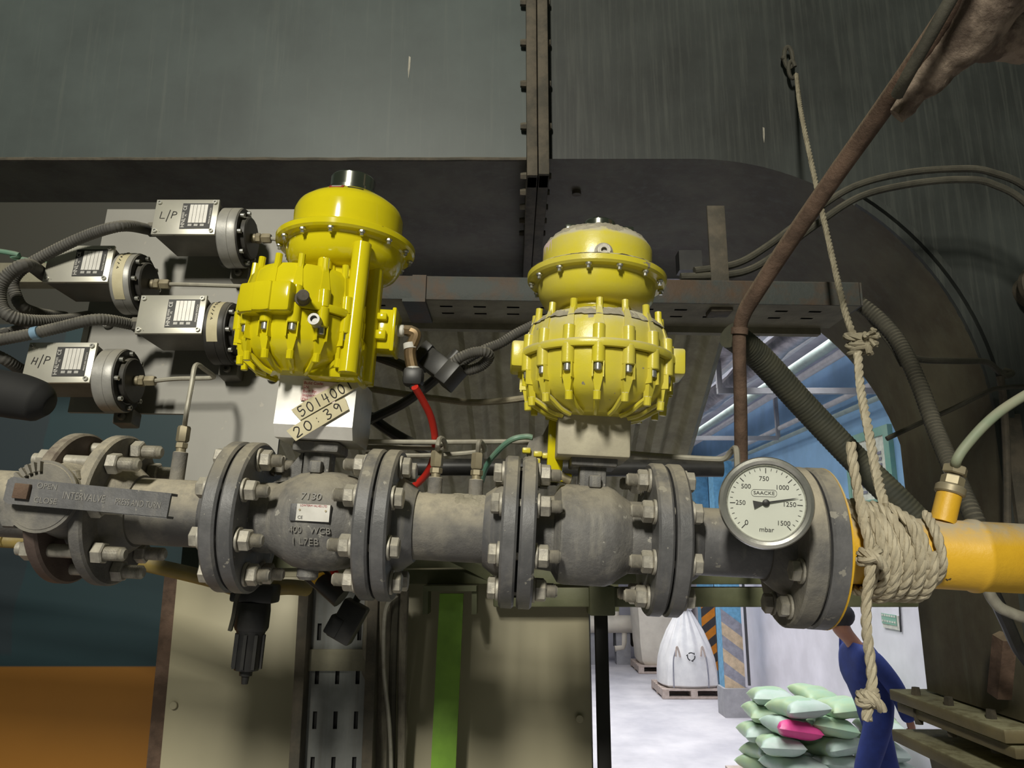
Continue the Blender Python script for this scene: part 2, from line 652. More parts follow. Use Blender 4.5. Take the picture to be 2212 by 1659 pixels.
def band_extra(N, L, tc, sp, n, mp, mix, c):
    m2 = N.new('ShaderNodeMath')
    m2.operation = 'ADD'
    sc = mp(n.outputs[0], 0, 1, -.06, .06)
    L.new(sp.outputs[0], m2.inputs[0])
    L.new(sc, m2.inputs[1])
    f1 = mp(m2.outputs[0], XTEAL - .002, XTEAL + .002, 1, 0)
    up_ = mp(sp.outputs[2], ZORANGE + .02, ZORANGE + .03)
    k = N.new('ShaderNodeMath')
    k.operation = 'MULTIPLY'
    L.new(f1, k.inputs[0])
    L.new(up_, k.inputs[1])
    c = mix(k.outputs[0], c, (.012, .024, .032))
    return mix(mp(sp.outputs[2], ZTOP, ZTOP + .004), c, (.026, .025, .017))


YL = 1.78
XTEAL = PY(95, 950, YL).x
ZORANGE = PY(180, 1440, YL).z
ZTOP = PY(180, 702, YL).z
m_wl = two_band('teal_over_orange_paint', (.29, .12, .010), (.009, .036, .046), ZORANGE, band_extra)
a, b_ = PY(-1500, 900, YL), PY(370, 1450, YL)
MB().box(((a.x + b_.x) / 2, YL + .05, 1.48), (b_.x - a.x, .1, 2.96)).build('wall_left', m_wl, kind='structure', base=V((0, 0, 0)))

# ================================================================ DUCT
DZ, DY = 3.2, 2.0
duct = thing('exhaust_duct', 'large grey-green sheet metal duct overhead, bending down in an elbow beside the hall', 'duct', (0.08, 2.3, DZ))
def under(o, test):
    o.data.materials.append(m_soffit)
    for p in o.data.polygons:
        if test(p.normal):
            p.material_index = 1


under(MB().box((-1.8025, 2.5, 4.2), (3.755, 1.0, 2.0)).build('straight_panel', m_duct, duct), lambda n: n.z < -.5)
mb = MB()
mb.tube([V((-3.66 + q * .0273, DY + .001 + .002 * noise.noise(V((q * .31, 0, 0))), DZ - .001 + .003 * noise.noise(V((q * .22, 3, 0))))) for q in range(137)], .006, 6, False)
mb.build('dirty_seam', m_duct_edge, duct)
R_, XC, XV = .75, .52, 1.27
out, yb = [(.076, 5.2), (2.7, 5.2), (2.7, 1.695), (XV, 1.695)], [3.0, 3.0, 2.6, 2.5]
for i in range(25):
    a = rad(90 - 90 * i / 24)
    out.append((XC + R_ * math.sin(a), DZ - R_ + R_ * math.cos(a)))
    yb.append(3.0 - .5 * (1 - i / 24))
out.append((.076, DZ))
yb.append(3.0)
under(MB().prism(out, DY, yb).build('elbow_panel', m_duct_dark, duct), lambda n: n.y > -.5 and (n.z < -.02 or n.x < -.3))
arc = [(XC + (R_ + q) * math.sin(rad(t)), DZ - R_ + (R_ + q) * math.cos(rad(t))) for q, ts in ((.0, range(36, 91, 3)), (.022, range(90, 35, -3))) for t in ts]
MB().prism(arc, DY - .012, DY + .002).build('edge_flange', m_duct_dark, duct)
arc = [(XC + (R_ + q) * math.sin(rad(t)), DZ - R_ + (R_ + q) * math.cos(rad(t))) for q, ts in ((.030, range(36, 91, 3)), (.046, range(90, 35, -3))) for t in ts]
MB().prism(arc, DY - .016, DY + .002).build('edge_flange', m_duct_dark, duct)
MB().box((XV + .04, DY - .006, 2.1), (.045, .016, .72)).build('edge_flange', m_duct_edge, duct)
for x0, dy in ((.056, .045), (.088, .062)):
    mb = MB()
    mb.box((x0, DY - dy / 2 + .01, 4.1), (.030, dy + .02, 1.96), bev=.003)
    mb.box((x0, 2.47, DZ - .035), (.030, 1.05, .09), bev=.003)
    mb.build('joint_flange', m_duct_edge, duct)
for k in range(9):
    z = DZ + .09 + k * .135
    MB().hexn((.024, DY - .020, z), (.112, DY - .020, z), .011).build('flange_bolt', m_duct_edge, duct)
for k in range(5):
    y = 2.02 + k * .1
    MB().hexn((.024, y, DZ - .045), (.112, y, DZ - .045), .012).build('flange_bolt', m_duct_edge, duct)
MB().cyl((.20, 2.2, DZ - .012), (.20, 2.2, DZ + .01), .014, n=14).build('drain_socket', m_duct_edge, duct)
for (u, v, w_, h_) in ((884, 146, .007, .075), (1650, 292, .006, .05), (1708, 160, .004, .03)):
    c = PY(u, v, DY)
    mb = MB()
    mb.prism([(c.x - w_ * .3, c.z + h_ * .5), (c.x + w_ * .5, c.z + h_ * .45), (c.x + w_ * .4, c.z), (c.x - w_ * .2, c.z - h_ * .5), (c.x - w_ * .5, c.z - h_ * .1)], DY - .0012, DY + .001)
    mb.build('paint_scratch', m_tube, duct, 'pale scratch in the paint')
# inspection port at the picture's edge
pc = PY(2222, 632, DY)
mb = MB()
prt = [(.045, 0), (.045, .05), (.062, .05), (.062, .068), (.045, .075), (.0, .075)]
mb.lathe(prt, Matrix.Translation(pc) @ RYM, 24)
mb.build('inspection_port', m_duct_edge, duct)
# lower flange and hopper
hop = thing('hopper', 'brown dusty hopper with flange ledges under the duct elbow', 'hopper', (1.9, 2.3, 0))
for z, x0, th, mm in ((1.672, 1.185, .032, m_hopper), (1.635, 1.205, .028, m_hopper)):
    MB().box(((x0 + 2.7) / 2, 2.28, z), (2.7 - x0, .58, th), bev=.004).build('flange', mm, hop)
MB().box((2.02, 2.29, 1.596), (1.36, .46, .06)).build('neck', m_hopper, hop)
MB().box((1.95, 2.28, 1.553), (1.54, .58, .035), bev=.004).build('flange', m_hopper, hop)
mb = MB()
mb.prism([(1.25, 1.535), (2.7, 1.535), (2.7, 0), (1.45, 0)], 2.02, 2.5)
mb.build('shell', m_hopper, hop)
for k, (x, y) in enumerate(((1.215, 2.46), (1.225, 2.3), (1.235, 2.12), (1.4, 2.015))):
    MB().hexn((x, y, 1.606), (x, y, 1.71), .014).build('flange_bolt', m_duct_edge, hop)

# ================================================================ TRAY, ROOF, BEAMS, CABINET
tr = thing('cable_tray', 'rusty perforated cable tray running across under the duct', 'cable tray', PY(1300, 660, 1.7))
YT0, YT1 = 1.60, 1.77
tl, trr = PY(560, 640, YT0), PY(1858, 655, YT0)
tx0, tx1 = tl.x, trr.x
tz0, tz1 = PY(900, 642, YT0).z, PY(1858, 656, YT0).z
ang = math.atan2(tz1 - tz0, tx1 - PY(900, 642, YT0).x)
TM = Tr(tx0, 0, tz0) @ Matrix.Rotation(-ang, 4, 'Y')
LT = tx1 - tx0
mb = MB(TM)
mb.box((LT / 2, YT0, .026), (LT, .004, .052), bev=.001)
mb.box((LT / 2, YT0 + .008, .052), (LT, .018, .004))
mb.box((LT + .002, YT0 + .04, .026), (.004, .09, .052))
mb.build('side_rail', m_tray_r, tr)
mb = MB(TM)
x, wz = .02, (YT1 - YT0)
holes = [(x0_, y0_) for x0_ in [q * .075 + .03 for q in range(int(LT / .075))] for y0_ in (.045, .095)]
# bottom sheet with slots cut through it
bm_x = sorted({0, LT} | {round(h[0] - .014, 5) for h in holes} | {round(h[0] + .014, 5) for h in holes})
bm_y = [0, .040, .050, .090, .100, wz]
for i in range(len(bm_x) - 1):
    for j in range(len(bm_y) - 1):
        cx = (bm_x[i] + bm_x[i + 1]) / 2
        if j in (1, 3) and any(abs(cx - h[0]) < .01 for h in holes):
            continue
        mb.add([(bm_x[i], YT0 + bm_y[j], 0), (bm_x[i + 1], YT0 + bm_y[j], 0), (bm_x[i + 1], YT0 + bm_y[j + 1], 0), (bm_x[i], YT0 + bm_y[j + 1], 0)], [(0, 1, 2, 3)])
mb.build('tray_bottom', m_tray_b, tr)
mb = MB(TM)
mb.box((LT / 2 - .02, YT1 + .012, .035), (LT, .022, .10))
mb.build('back_rail', m_tray_b, tr)
xj = PY(905, 640, YT0).x - tx0
MB(TM).box((xj - .01, YT0 + .07, -.004), (.05, .16, .008)).box((xj, YT0 - .004, .025), (.03, .008, .058)).build('joint_plate', m_tray_r, tr)
mb = MB()
a, b_ = PY(1549, 460, 1.66), PY(1549, 605, 1.60)
mb.box(((a.x + b_.x) / 2, 1.625, (a.z + b_.z) / 2 - .02), (.040, .008, a.z - b_.z + .04), bev=.001)
mb.box(((a.x + b_.x) / 2, 1.645, b_.z - .04), (.05, .05, .05), bev=.004)
mb.build('strap_bracket', m_duct_edge, label='dusty flat strap bracket standing on the cable tray beneath the duct', cat='bracket')
for i, yy in enumerate((.035, .075, .115)):  # black cables added over the slots so that they look shaded
    MB(TM).cyl((.01, YT0 + yy, .022), (LT - .03, YT0 + yy, .022), .018, n=12).build('slot_filler_cable', m_black, label='added black filler cable darkening the overhead tray slots, ' + ('nearest the front rail', 'in the middle', 'nearest the back rail')[i], cat='cable', group='added filler cables darkening the overhead tray slots')
# grey block on tray's back
mb = MB()
mb.box(PY(1488, 568, 1.76), (.055, .04, .05))
mb.build('junction_box', m_black, label='small dark junction box on the cable tray beside the strap bracket', cat='junction box')

# corrugated roof beyond
ROOF_T = .424


def roof_pt(u, v):
    r = ray(u, v)
    # CAM.z + r.z t = 2.1 + .92 - ROOF_T (r.y t - 3)
    t = (.92 + 3 * ROOF_T) / (r.z + ROOF_T * r.y)
    return CAM + r * t


e0, e1 = roof_pt(1590, 660), roof_pt(1478, 1060)
xR = max(e0.x, e1.x)
rows, nn = [], 420
ya, yb_ = roof_pt(1200, 655).y, roof_pt(1200, 1120).y
vs, fs = [], []
for i in range(nn + 1):
    x = -1.6 + (e0.x + 1.6) * i / nn
    ph = (x / .145) % 1
    h = .016 * max(-1, min(1, 1.7 * math.sin(2 * math.pi * ph)))
    xe = x + (e1.x - e0.x) * i / nn
    for y, xx in ((ya, x), (yb_, xe)):
        z = 2.1 + .92 - ROOF_T * (y - 3)
        vs.append((xx, y, z + h))
for i in range(nn):
    fs.append((2 * i, 2 * i + 1, 2 * i + 3, 2 * i + 2))
k = len(vs)
vs += [(x, y, z + .012) for x, y, z in vs]
fs += [tuple(q + k for q in f)[::-1] for f in fs]
fs += [(0, 1, 1 + k, k), (2 * nn, 2 * nn + k, 2 * nn + 1 + k, 2 * nn + 1)]
for i in range(nn):
    fs += [(2 * i, 2 * i + 2, 2 * i + 2 + k, 2 * i + k), (2 * i + 1, 2 * i + 1 + k, 2 * i + 3 + k, 2 * i + 3)]
mb = MB()
mb.add(vs, fs)
mb.build('corrugated_canopy', m_roof, label='olive corrugated sheet canopy sloping away behind the yellow actuators', cat='canopy')
mb = MB()
mb.cyl(P(790, 1008, 1.9), P(1560, 1012, 1.9), .021)
mb.build('black_pipe', m_black, label='thick black pipe running level in front of the corrugated canopy', cat='pipe')

# frame beams behind the pipe run
fr_ = thing('support_frame', 'olive-green steel frame with two level beams behind the pipe run', 'frame', PY(1300, 1300, 1.9))
for (u0, v0, u1, v1, hpx, Y, nm) in ((850, 1246, 1880, 1246, 30, 1.64, 'upper_beam'), (1066, 1288, 1974, 1290, 40, 1.66, 'lower_beam')):
    a, b_ = PY(u0, v0, Y), PY(u1, v1, Y)
    h = hpx * (Y - .02) / FPX
    MB().box((a + b_) / 2, (b_.x - a.x, h, h), bev=.004).build(nm, m_beam, fr_)
a = PY(1297, 1296, 1.66)
MB().box((a.x, 1.66, a.z), (.052, .07, .058), bev=.003).build('clamp', m_beam, fr_)
a = PY(1297, 1250, 1.69)
MB().box((a.x, 1.70, a.z / 2 - .01), (.026, .03, a.z), bev=.002).build('post', m_dark_post, fr_)
MB().tube(path([(880, 1160, 1.55), (1000, 1215, 1.57), (1090, 1262, 1.6)]), .014, 4).build('brace', m_beam, fr_)
# cabinet
YC = 1.72
cab = thing('control_cabinet', 'cream sheet metal control cabinet behind and below the pipes', 'cabinet', (0, YC, 0))
a, b_ = PY(385, 1250, YC), PY(1275, 1320, YC)
zt = PY(800, 1235, YC).z
MB().box(((a.x + b_.x) / 2, YC + .25, zt / 2), (b_.x - a.x, .5, zt), bev=.004).build('body', m_cabinet, cab)
xm = PY(660, 1400, YC).x
for x0_, x1_ in ((a.x + .004, xm - .003), (xm + .003, b_.x - .004)):
    MB().box(((x0_ + x1_) / 2, YC - .009, zt / 2), (x1_ - x0_, .018, zt - .02), bev=.003).build('door', m_cabinet, cab)
for u, v in ((376, 1523), (1252, 1552)):
    c = PY(u, v, YC - .02)
    MB().cyl(c, c + V((0, -.006, 0)), .008, n=14, bev=.001).build('screw', m_cabinet, cab)
mb = MB()
mb.box((a.x - .02, YC + .03, zt / 2), (.03, .04, zt))
mb.build('cabinet_edge_post', m_rust, label='narrow rusty post along the edge of the cream cabinet', cat='post')
a, b_ = PY(560, 1085, 2.5), PY(1336, 1320, 2.5)
MB().box(((a.x + b_.x) / 2, 2.5, (a.z + b_.z) / 2), (b_.x - a.x, .03, a.z - b_.z)).build('sheet_panel', m_beam, label='dark olive sheet panel behind the pipe run under the canopy', cat='panel')
# green post
a = PY(970, 1300, 1.6)
gp = thing('green_post', 'bright green flat post with bracket standing before the cream cabinet', 'post', (a.x - .01, 1.6, 0))
mb = MB()
t0, t1 = PY(976, 1282, 1.62), PY(958, 1659, 1.62)
dx = (t1.x - t0.x) / (t0.z - t1.z)
mb.add([(t0.x + sx * .024, 1.62 + sy * .008, t0.z) for sx in (-1, 1) for sy in (-1, 1)] + [(t0.x + dx * t0.z + sx * .024, 1.62 + sy * .008, 0) for sx in (-1, 1) for sy in (-1, 1)],
       [(0, 1, 3, 2), (4, 6, 7, 5), (0, 4, 5, 1), (2, 3, 7, 6), (0, 2, 6, 4), (1, 5, 7, 3)])
mb.build('upright', m_green_p, gp)
mb = MB()
mb.box((t0.x, 1.6, t0.z + .012), (.105, .08, .01))
mb.box((t0.x - .048, 1.6, t0.z - .012), (.01, .06, .05))
mb.box((t0.x + .048, 1.6, t0.z - .012), (.01, .06, .05))
mb.build('bracket', m_beam, gp)
# vertical tray
vt = thing('vertical_cable_tray', 'upright slotted cable tray fixed in front of the cream cabinet', 'cable tray', PY(735, 1659, 1.6))
YV = 1.60
xl, xr = PY(665, 1500, YV).x, PY(800, 1500, YV).x
ztop = PY(735, 1262, YV).z
mb = MB()
xs = [xl, xl + .012, xl + .02, xl + .052, xl + .06, xl + .092, xl + .1, xr]
zs = [0.9]
while zs[-1] < ztop - .1:
    zs += [zs[-1] + .05, zs[-1] + .082]
zs.append(ztop)
for i in range(len(xs) - 1):
    for j in range(len(zs) - 1):
        if i in (1, 3, 5) and j % 2 == 1 and j < len(zs) - 2:
            continue
        mb.add([(xs[i], YV, zs[j]), (xs[i + 1], YV, zs[j]), (xs[i + 1], YV, zs[j + 1]), (xs[i], YV, zs[j + 1])], [(0, 1, 2, 3)])
mb.build('slotted_web', m_tray, vt)
MB().box(((xl + xr) / 2, YV + .012, ztop / 2 + .4), (xr - xl, .006, ztop - .8)).build('slot_shade_sheet', m_black, vt)  # black sheet added behind the web to put shade into its slots
for x in (xl - .009, xr + .005):
    MB().box((x, YV - .018, ztop / 2), (.02, .045, ztop), bev=.002).build('side_rail', m_duct_edge, vt)
zb = PY(735, 1425, YV).z
MB().box(((xl + xr) / 2, YV - .004, zb), (xr - xl, .008, .04)).build('splice_plate', m_tray_b, vt)
m_bundle = mat('dusty_bundle_cable', (.21, .19, .14), .85, 0, (.12, .105, .08), 14, dust=.4, bump=.5, bs=80, streak=(.30, .28, .21), ss=50)
m_bundle_d = mat('dark_bundle_cable', (.09, .085, .06), .85, 0, (.055, .05, .036), 14, bump=.4, bs=80)
# cable bundle beside it
BUN = [('thick brown dusty cable nearest the slotted upright tray', 800, 786, .010, m_bundle), ('dark cable between the brown cable and the broad conduit', 812, 806, .007, m_bundle_d),
       ('broad dusty conduit in the middle of the upright cable bundle', 834, 826, .014, m_bundle), ('thin tan cable twisting in front of the upright bundle', 822, 842, .004, m_tube),
       ('dark conduit beside the broad dusty conduit of the bundle', 856, 846, .008, m_bundle_d), ('slim olive conduit at the outer edge of the upright bundle', 874, 868, .009, m_bundle)]
for i, (lb, ut, ub, r, mm) in enumerate(BUN):
    d = 1.52 - (.03 if i == 3 else 0)
    pts = [(ut, 1275, d), ((ut + ub) / 2 + (6 if i == 3 else -2), 1440, d), (ub, 1600, d), (ub - 3, 1760, d), (ub - 6, 2300, d * 1.04)]
    if i == 3:
        pts = [(858, 1285, d), (833, 1318, d), (829, 1440, d), (842, 1580, d), (846, 1760, d), (850, 2300, d * 1.04)]
    MB().tube(path(pts), r, 8).build('upright_cable', mm, label=lb, cat='cable', group='cables running down beside the upright tray')

# ================================================================ PIPE RUN
def flange(mb, x, r=.1, t=.020, hub=0):
    """flange ring centred at x, neck towards hub (-1 / +1)"""
    mb.lathe([(.046, -t / 2), (r - .003, -t / 2), (r, -t / 2 + .003), (r, t / 2 - .003), (r - .003, t / 2), (.046, t / 2)], Tr(x, 0, 0) @ RX, 56)
    if hub:
        a = x + hub * t / 2
        mb.lathe([(.064, 0), (.060, .008), (.048, .024)], Tr(a, 0, 0) @ (RX if hub > 0 else RX @ Matrix.Rotation(math.pi, 4, 'X')), 32)


def bolt_mesh(L0, head_left, blind=False):
    """stud through a flange pair of total thickness L0: hexagon head one side, nut, washer and thread the other"""
    mb = MB()
    s = -1 if head_left else 1
    h = L0 / 2
    mb.cyl((s * h, 0, 0), (s * (h + .003), 0, 0), .0155, n=18)
    mb.hexn((s * (h + .003), 0, 0), (s * (h + .014), 0, 0), .0135)
    if blind:
        mb.cyl((-h, 0, 0), (h, 0, 0), .008, n=10)
        return mb.mesh('flange_bolt', m_bolt)
    mb.cyl((-s * h, 0, 0), (-s * (h + .003), 0, 0), .0155, n=18)
    mb.hexn((-s * (h + .003), 0, 0), (-s * (h + .017), 0, 0), .0140, .3)
    prof = [(.0078, 0)]
    z = 0.
    while z < .0125:
        prof += [(.0086, z + .0008), (.0074, z + .0016)]
        z += .0017
    prof += [(.006, z + .002)]
    q = V((-s, 0, 0)).to_track_quat('Z', 'Y').to_matrix().to_4x4()
    mb.lathe(prof, Tr(-s * (h + .016), 0, 0) @ q, 14)
    mb.cyl((-h, 0, 0), (h, 0, 0), .008, n=10)
    return mb.mesh('flange_bolt', m_bolt)


BM = {True: bolt_mesh(.044, True), False: bolt_mesh(.044, False)}


def bolts(parent, x, head_left, rc=.08, me=None, r0=22.5, n=8):
    for k in range(n):
        a = rad(r0 + 360 / n * k)
        M = PF @ Tr(x, -rc * math.cos(a), rc * math.sin(a)) @ Matrix.Rotation(random.uniform(0, 1), 4, 'X')
        inst(me or BM[head_left], 'flange_bolt', parent, M)


G = [-.364, -.176, .006, .198, .383]          # flange gaps along the run
HALF = .0115


def base(x, z=-.1):
    return Matrix.Translation(PF @ V((x, 0, z))) @ PF.to_3x3().to_4x4()


# --- ball valve with lever
bvx = -.565
bv = thing('ball_valve', 'dusty wafer ball valve with long lever handle between two studded flanges', 'valve', M=base(bvx))
mb = MB(PF)
mb.lathe([(.05, -.018), (.06, -.012), (.06, .012), (.05, .018)], Tr(bvx, 0, 0) @ RX, 36)
mb.build('valve_body', m_cast, bv)
for s in (-1, 1):
    mb = MB(PF)
    flange(mb, bvx + s * .028, .1, .018, s)
    mb.build('flange', m_flange_r if s < 0 else m_dusty, bv)
mb = MB()
mb.cyl((-.06, 0, 0), (.07, 0, 0), .0085, n=14)
mb.hexn((.037, 0, 0), (.052, 0, 0), .0142, .2)
mb.hexn((-.037, 0, 0), (-.052, 0, 0), .0142, .2)
prof = [(.0078, 0)]
z = 0.
while z < .024:
    prof += [(.0092, z + .0009), (.0080, z + .0018)]
    z += .0019
prof.append((.006, z + .002))
mb.lathe(prof, Tr(.051, 0, 0) @ RX, 14)
bolts(bv, bvx, False, .08, mb.mesh('stud', m_bolt), 0)
# stem housing facing the camera and toothed stop disc
hc = finv(PF, 88, 1072, -.11)
mb = MB(PF)
mb.lathe([(.050, 0), (.046, .02), (.043, .03), (.043, .060), (.040, .066), (0, .066)], Tr(hc.x, -.045, hc.z) @ RYM, 40)
mb.build('stem_housing', m_dusty, bv)
mb = MB(PF)
for k in range(7):
    a = rad(98 + k * 11)
    M = Tr(hc.x + .036 * math.cos(a), -.113, hc.z + .036 * math.sin(a)) @ Matrix.Rotation(-a, 4, 'Y')
    mb.box((0, 0, 0), (.012, .008, .0036), M)
mb.lathe([(.044, 0), (.044, .004), (.030, .004), (.030, 0)], Tr(hc.x, -.106, hc.z) @ RYM, 40, False)
mb.build('stop_disc', m_dusty, bv)
for u, v, r in ((150, 1032, .012), (20, 1115, .016)):
    c = finv(PF, u, v, -.1)
    MB(PF).hexn((c.x, -.06, c.z), (c.x, -.1, c.z), r).build('housing_lug', m_dusty, bv)
l0, l1 = finv(PF, 14, 1058, -.125), finv(PF, 366, 1093, -.125)
LD = (l1 - l0)
LM = PF @ frame(l0, LD.normalized(), V((0, 1, 0)), LD.normalized().cross(V((0, 1, 0))))
LL = LD.length
mb = MB(LM)
mb.prism([(0, -.012), (.006, -.016), (LL, -.0135), (LL, .0125), (.006, .016), (0, .012)], -.002, .002)
mb.box((LL / 2 + .02, .008, .0135), (LL - .04, .018, .003))
mb.box((LL / 2 + .02, .008, -.0135), (LL - .04, .018, .003))
mb.build('lever_handle', m_iron, bv, 'long grey pressed-steel lever handle')
mb = MB(LM)
mb.box((.022, -.004, 0), (.018, .008, .018), bev=.001)
mb.build('handle_screw', m_rust, bv)
TXT = facing(LM @ V((0, -.0025, 0)), LM.to_3x3() @ V((1, 0, 0)), LM.to_3x3() @ V((0, 0, 1)))
text('OPEN', .0095, 'lettering', m_emboss, bv, TXT @ Tr(.037, .0085, 0), 'LEFT')
text('CLOSE', .0095, 'lettering', m_emboss, bv, TXT @ Tr(.037, -.0085, 0), 'LEFT')
text('INTERVALVE', .0125, 'lettering', m_emboss, bv, TXT @ Tr(.070, 0, 0), 'LEFT', sx=.74)
text('PRESS AND TURN', .0105, 'lettering', m_emboss, bv, TXT @ Tr(.134, -.001, 0), 'LEFT', sx=.66)

# --- pipe pieces
mb = MB(PF)
mb.lathe([(.0445, -1.15), (.0445, bvx - .03)], RX, 36)
mb.build('inlet_pipe', m_dusty, label='dusty pipe end entering the ball valve at the picture edge', cat='pipe')


def spool(label, x0, x1, fl, m1, fmat, name='pipe_spool'):
    t = thing(name, label, 'pipe', M=base((x0 + x1) / 2, -.045))
    mb = MB(PF)
    mb.lathe([(.0445, x0), (.0445, x1)], RX, 48)
    mb.build('pipe', m1, t)
    for x, h in fl:
        mb = MB(PF)
        flange(mb, x, .1, .020, h)
        mb.build('flange', fmat, t)
    return t


sp1 = spool('grey pipe spool with one thin tapping between lever ball valve and stickered valve', bvx + .036, G[0] - HALF, [(G[0] - HALF, -1)], m_dusty, m_iron)
sp2 = spool('dust-caked pipe spool with two small tappings between both cast valves', G[1] + HALF, G[2] - HALF, [(G[1] + HALF, 1), (G[2] - HALF, -1)], m_dusty, m_iron)
sp3 = spool('dark pipe spool behind the round pressure gauge', G[3] + HALF, G[4] - HALF, [(G[3] + HALF, 1)], m_iron, m_iron)
mb = MB(PF)
flange(mb, G[4] - .014, .105, .026, -1)
mb.build('flange', m_dusty, sp3)


def fitting(parent, x, z0=.04, hh=.04, y=0.):
    mb = MB(PF)
    mb.cyl((x, y, z0), (x, y, z0 + hh), .0098, n=18, bev=.001)
    mb.build('tapping_boss', m_dusty, parent)
    mb = MB(PF)
    mb.cyl((x, y, z0 + hh), (x, y, z0 + hh + .006), .0065, n=12)
    mb.hexn((x, y, z0 + hh + .005), (x, y, z0 + hh + .013), .0085)
    mb.hexn((x, y, z0 + hh + .014), (x, y, z0 + hh + .036), .0088, .3)
    mb.build('compression_nut', m_brass, parent)
    return V((x, y, z0 + hh + .036))


f1 = fitting(sp1, finv(PF, 387, 1000, 0).x, .04, .042)
f2 = fitting(sp2, finv(PF, 942, 1020, 0).x, .04, .026)
f3 = fitting(sp2, finv(PF, 1030, 1020, 0).x, .04, .026)

# --- valves


def valve(label, g0, g1, bulb, m1, second):
    xc = (g0 + g1) / 2
    t = thing('shutoff_valve', label, 'valve', M=base(xc))
    x0, x1 = g0 + HALF, g1 - HALF
    mb = MB(PF)
    w = x1 - x0
    prof = [(.046, x0)]
    if second:
        sh = [(.05, .2), (.0635, .25), (.066, .3), (.066, .62), (.062, .68), (.055, .73), (.0475, .80), (.0475, 1)]
    else:
        sh = [(.047, .16), (.046, .2), (.052, .27), (.062, .38), (.066, .5), (.065, .7), (.060, .82), (.052, .9), (.049, 1)]
    prof += [(r, x0 + w * q) for r, q in sh]
    mb.lathe(prof, RX, 56)
    mb.build('valve_body', m1, t)
    for x, h in ((x0, 0), (x1, 0)):
        mb = MB(PF)
        flange(mb, x, .1, .020, 0)
        mb.build('flange', m_iron, t)
    mb = MB(PF)
    mb.box((xc, 0, .078), (.036, .034, .05), bev=.003)
    mb.box((xc, 0, .096), (.062, .062, .014), bev=.003)
    mb.build('stem_pad', m_cast, t)
    mb = MB(PF)
    mb.box((xc + .002, -.022, .069), (.016, .016, .016), bev=.002)
    mb.build('stem_screw', m_cast, t)
    if not second:
        mb = MB(PF)
        mb.prism([(xc - .062, .045), (xc - .05, .052), (xc - .022, .092), (xc - .022, .055)], -.006, .006)
        mb.build('gusset', m_cast, t)
    for x in (g0, g1):
        mb = MB(PF)
        mb.cyl((x - .0028, 0, 0), (x + .0028, 0, 0), .086, n=40)
        mb.build('gasket', m_gasket, t)
    bolts(t, g0, True)
    bolts(t, g1, False)
    return t


v1 = valve('cast grey valve with riveted nameplate and raised 7130 under the stickered bracket', G[0], G[1], .066, m_cast, False)
v2 = valve('cast grey valve with bare bulging body under the dusty cream bracket', G[2], G[3], .066, m_cast, True)
# nameplate and cast letters on the first valve
bx = finv(PF, 676, 1108, -.066)
mb = MB(PF)
mb.box((bx.x - .003, -.0655, bx.z), (.052, .006, .023), bev=.002)
mb.build('nameplate_pad', m_iron, v1)
npl = MB(PF).box((bx.x + .001, -.0692, bx.z), (.042, .0012, .021)).build('nameplate', m_label, v1, 'silver nameplate with CE mark')
NM = facing(PF @ V((bx.x + .001, -.0699, bx.z)), xp, zp)
text('LOWTERM VALVES LTD', .0038, 'lettering', m_redink, npl, NM @ Tr(0, .0085, 0), sx=.85)
text('CE', .0055, 'lettering', m_ink, npl, NM @ Tr(-.0155, -.0065, 0))
mb = MB()
for qx, qz in ((-.017, .003), (.016, .003)):
    mb.cyl(NM @ V((qx, qz, 0)), NM @ V((qx, qz, .001)), .0013, n=8)
mb.build('rivet', m_brass, npl)
for s_, u, v, y, sz in (('7130', 671, 1073, -.0645, .0135), ('400   WCB', 668, 1146, -.0665, .0115), ('1 L7EB', 656, 1170, -.0655, .0125)):
    c = finv(PF, u, v, y)
    # letters lie on the curved casting: lean them with the surface
    tilt = math.asin(max(-.9, min(.9, c.z / .067)))
    M = PF @ Tr(c.x, -.0665 * math.cos(tilt), .0665 * math.sin(tilt)) @ Matrix.Rotation(rad(90) - tilt, 4, 'X')
    text(s_, sz, 'lettering', m_emboss, v1, M, ext=.0012)
mb = MB(PF)
mb.lathe([(.014, 0), (.014, .012), (.01, .016), (0, .016)], Tr((G[0] + G[1]) / 2, 0, -.062) @ Matrix.Rotation(math.pi, 4, 'X'), 20)
mb.build('drain_plug', m_cast, v1)
# bolts joining pair 5 are shown on the spool; the gasket too
MB(PF).cyl((G[4] - .003, 0, 0), (G[4] + .003, 0, 0), .092, n=40).build('gasket', m_gasket, sp3)
big = bolt_mesh(.056, True, True)
bolts(sp3, G[4], True, .083, big)

# --- yellow pipe
yl = thing('yellow_gas_pipe', 'dusty yellow gas pipe with stub branch, rope wound around it', 'pipe', M=base(.7, -.045))
mb = MB(PF)
mb.lathe([(.0445, G[4] + .02), (.0455, .602), (.048, .606), (.048, .612), (.0455, .616), (.0445, 1.3)], RX, 48)
mb.build('pipe', m_ypipe, yl)
mb = MB(PF)
flange(mb, G[4] + .014, .105, .024, 1)
mb.build('flange', m_iron, yl, 'dark flange with chipped yellow rim')
mb = MB(PF)
mb.lathe([(.1025, 0), (.1053, .001), (.1053, .0028), (.1025, .0035)], Tr(G[4] + .0228, 0, 0) @ RX, 48)
mb.build('painted_rim', m_ypipe, yl)
b0, b1 = finv(PF, 2036, 1128, -.01), finv(PF, 2052, 1062, -.01)
mb = MB(PF)
mb.cyl(b0, b1, .0155, n=24)
mb.build('branch_stub', m_ypipe, yl)
bd = (b1 - b0).normalized()
mb = MB(PF)
mb.cyl(b1 - bd * .004, b1 + bd * .008, .019, n=20, bev=.002)
mb.hexn(b1 + bd * .008, b1 + bd * .022, .0145)
mb.hexn(b1 + bd * .024, b1 + bd * .036, .0155, .4)
mb.build('tube_fitting', m_brass, yl)
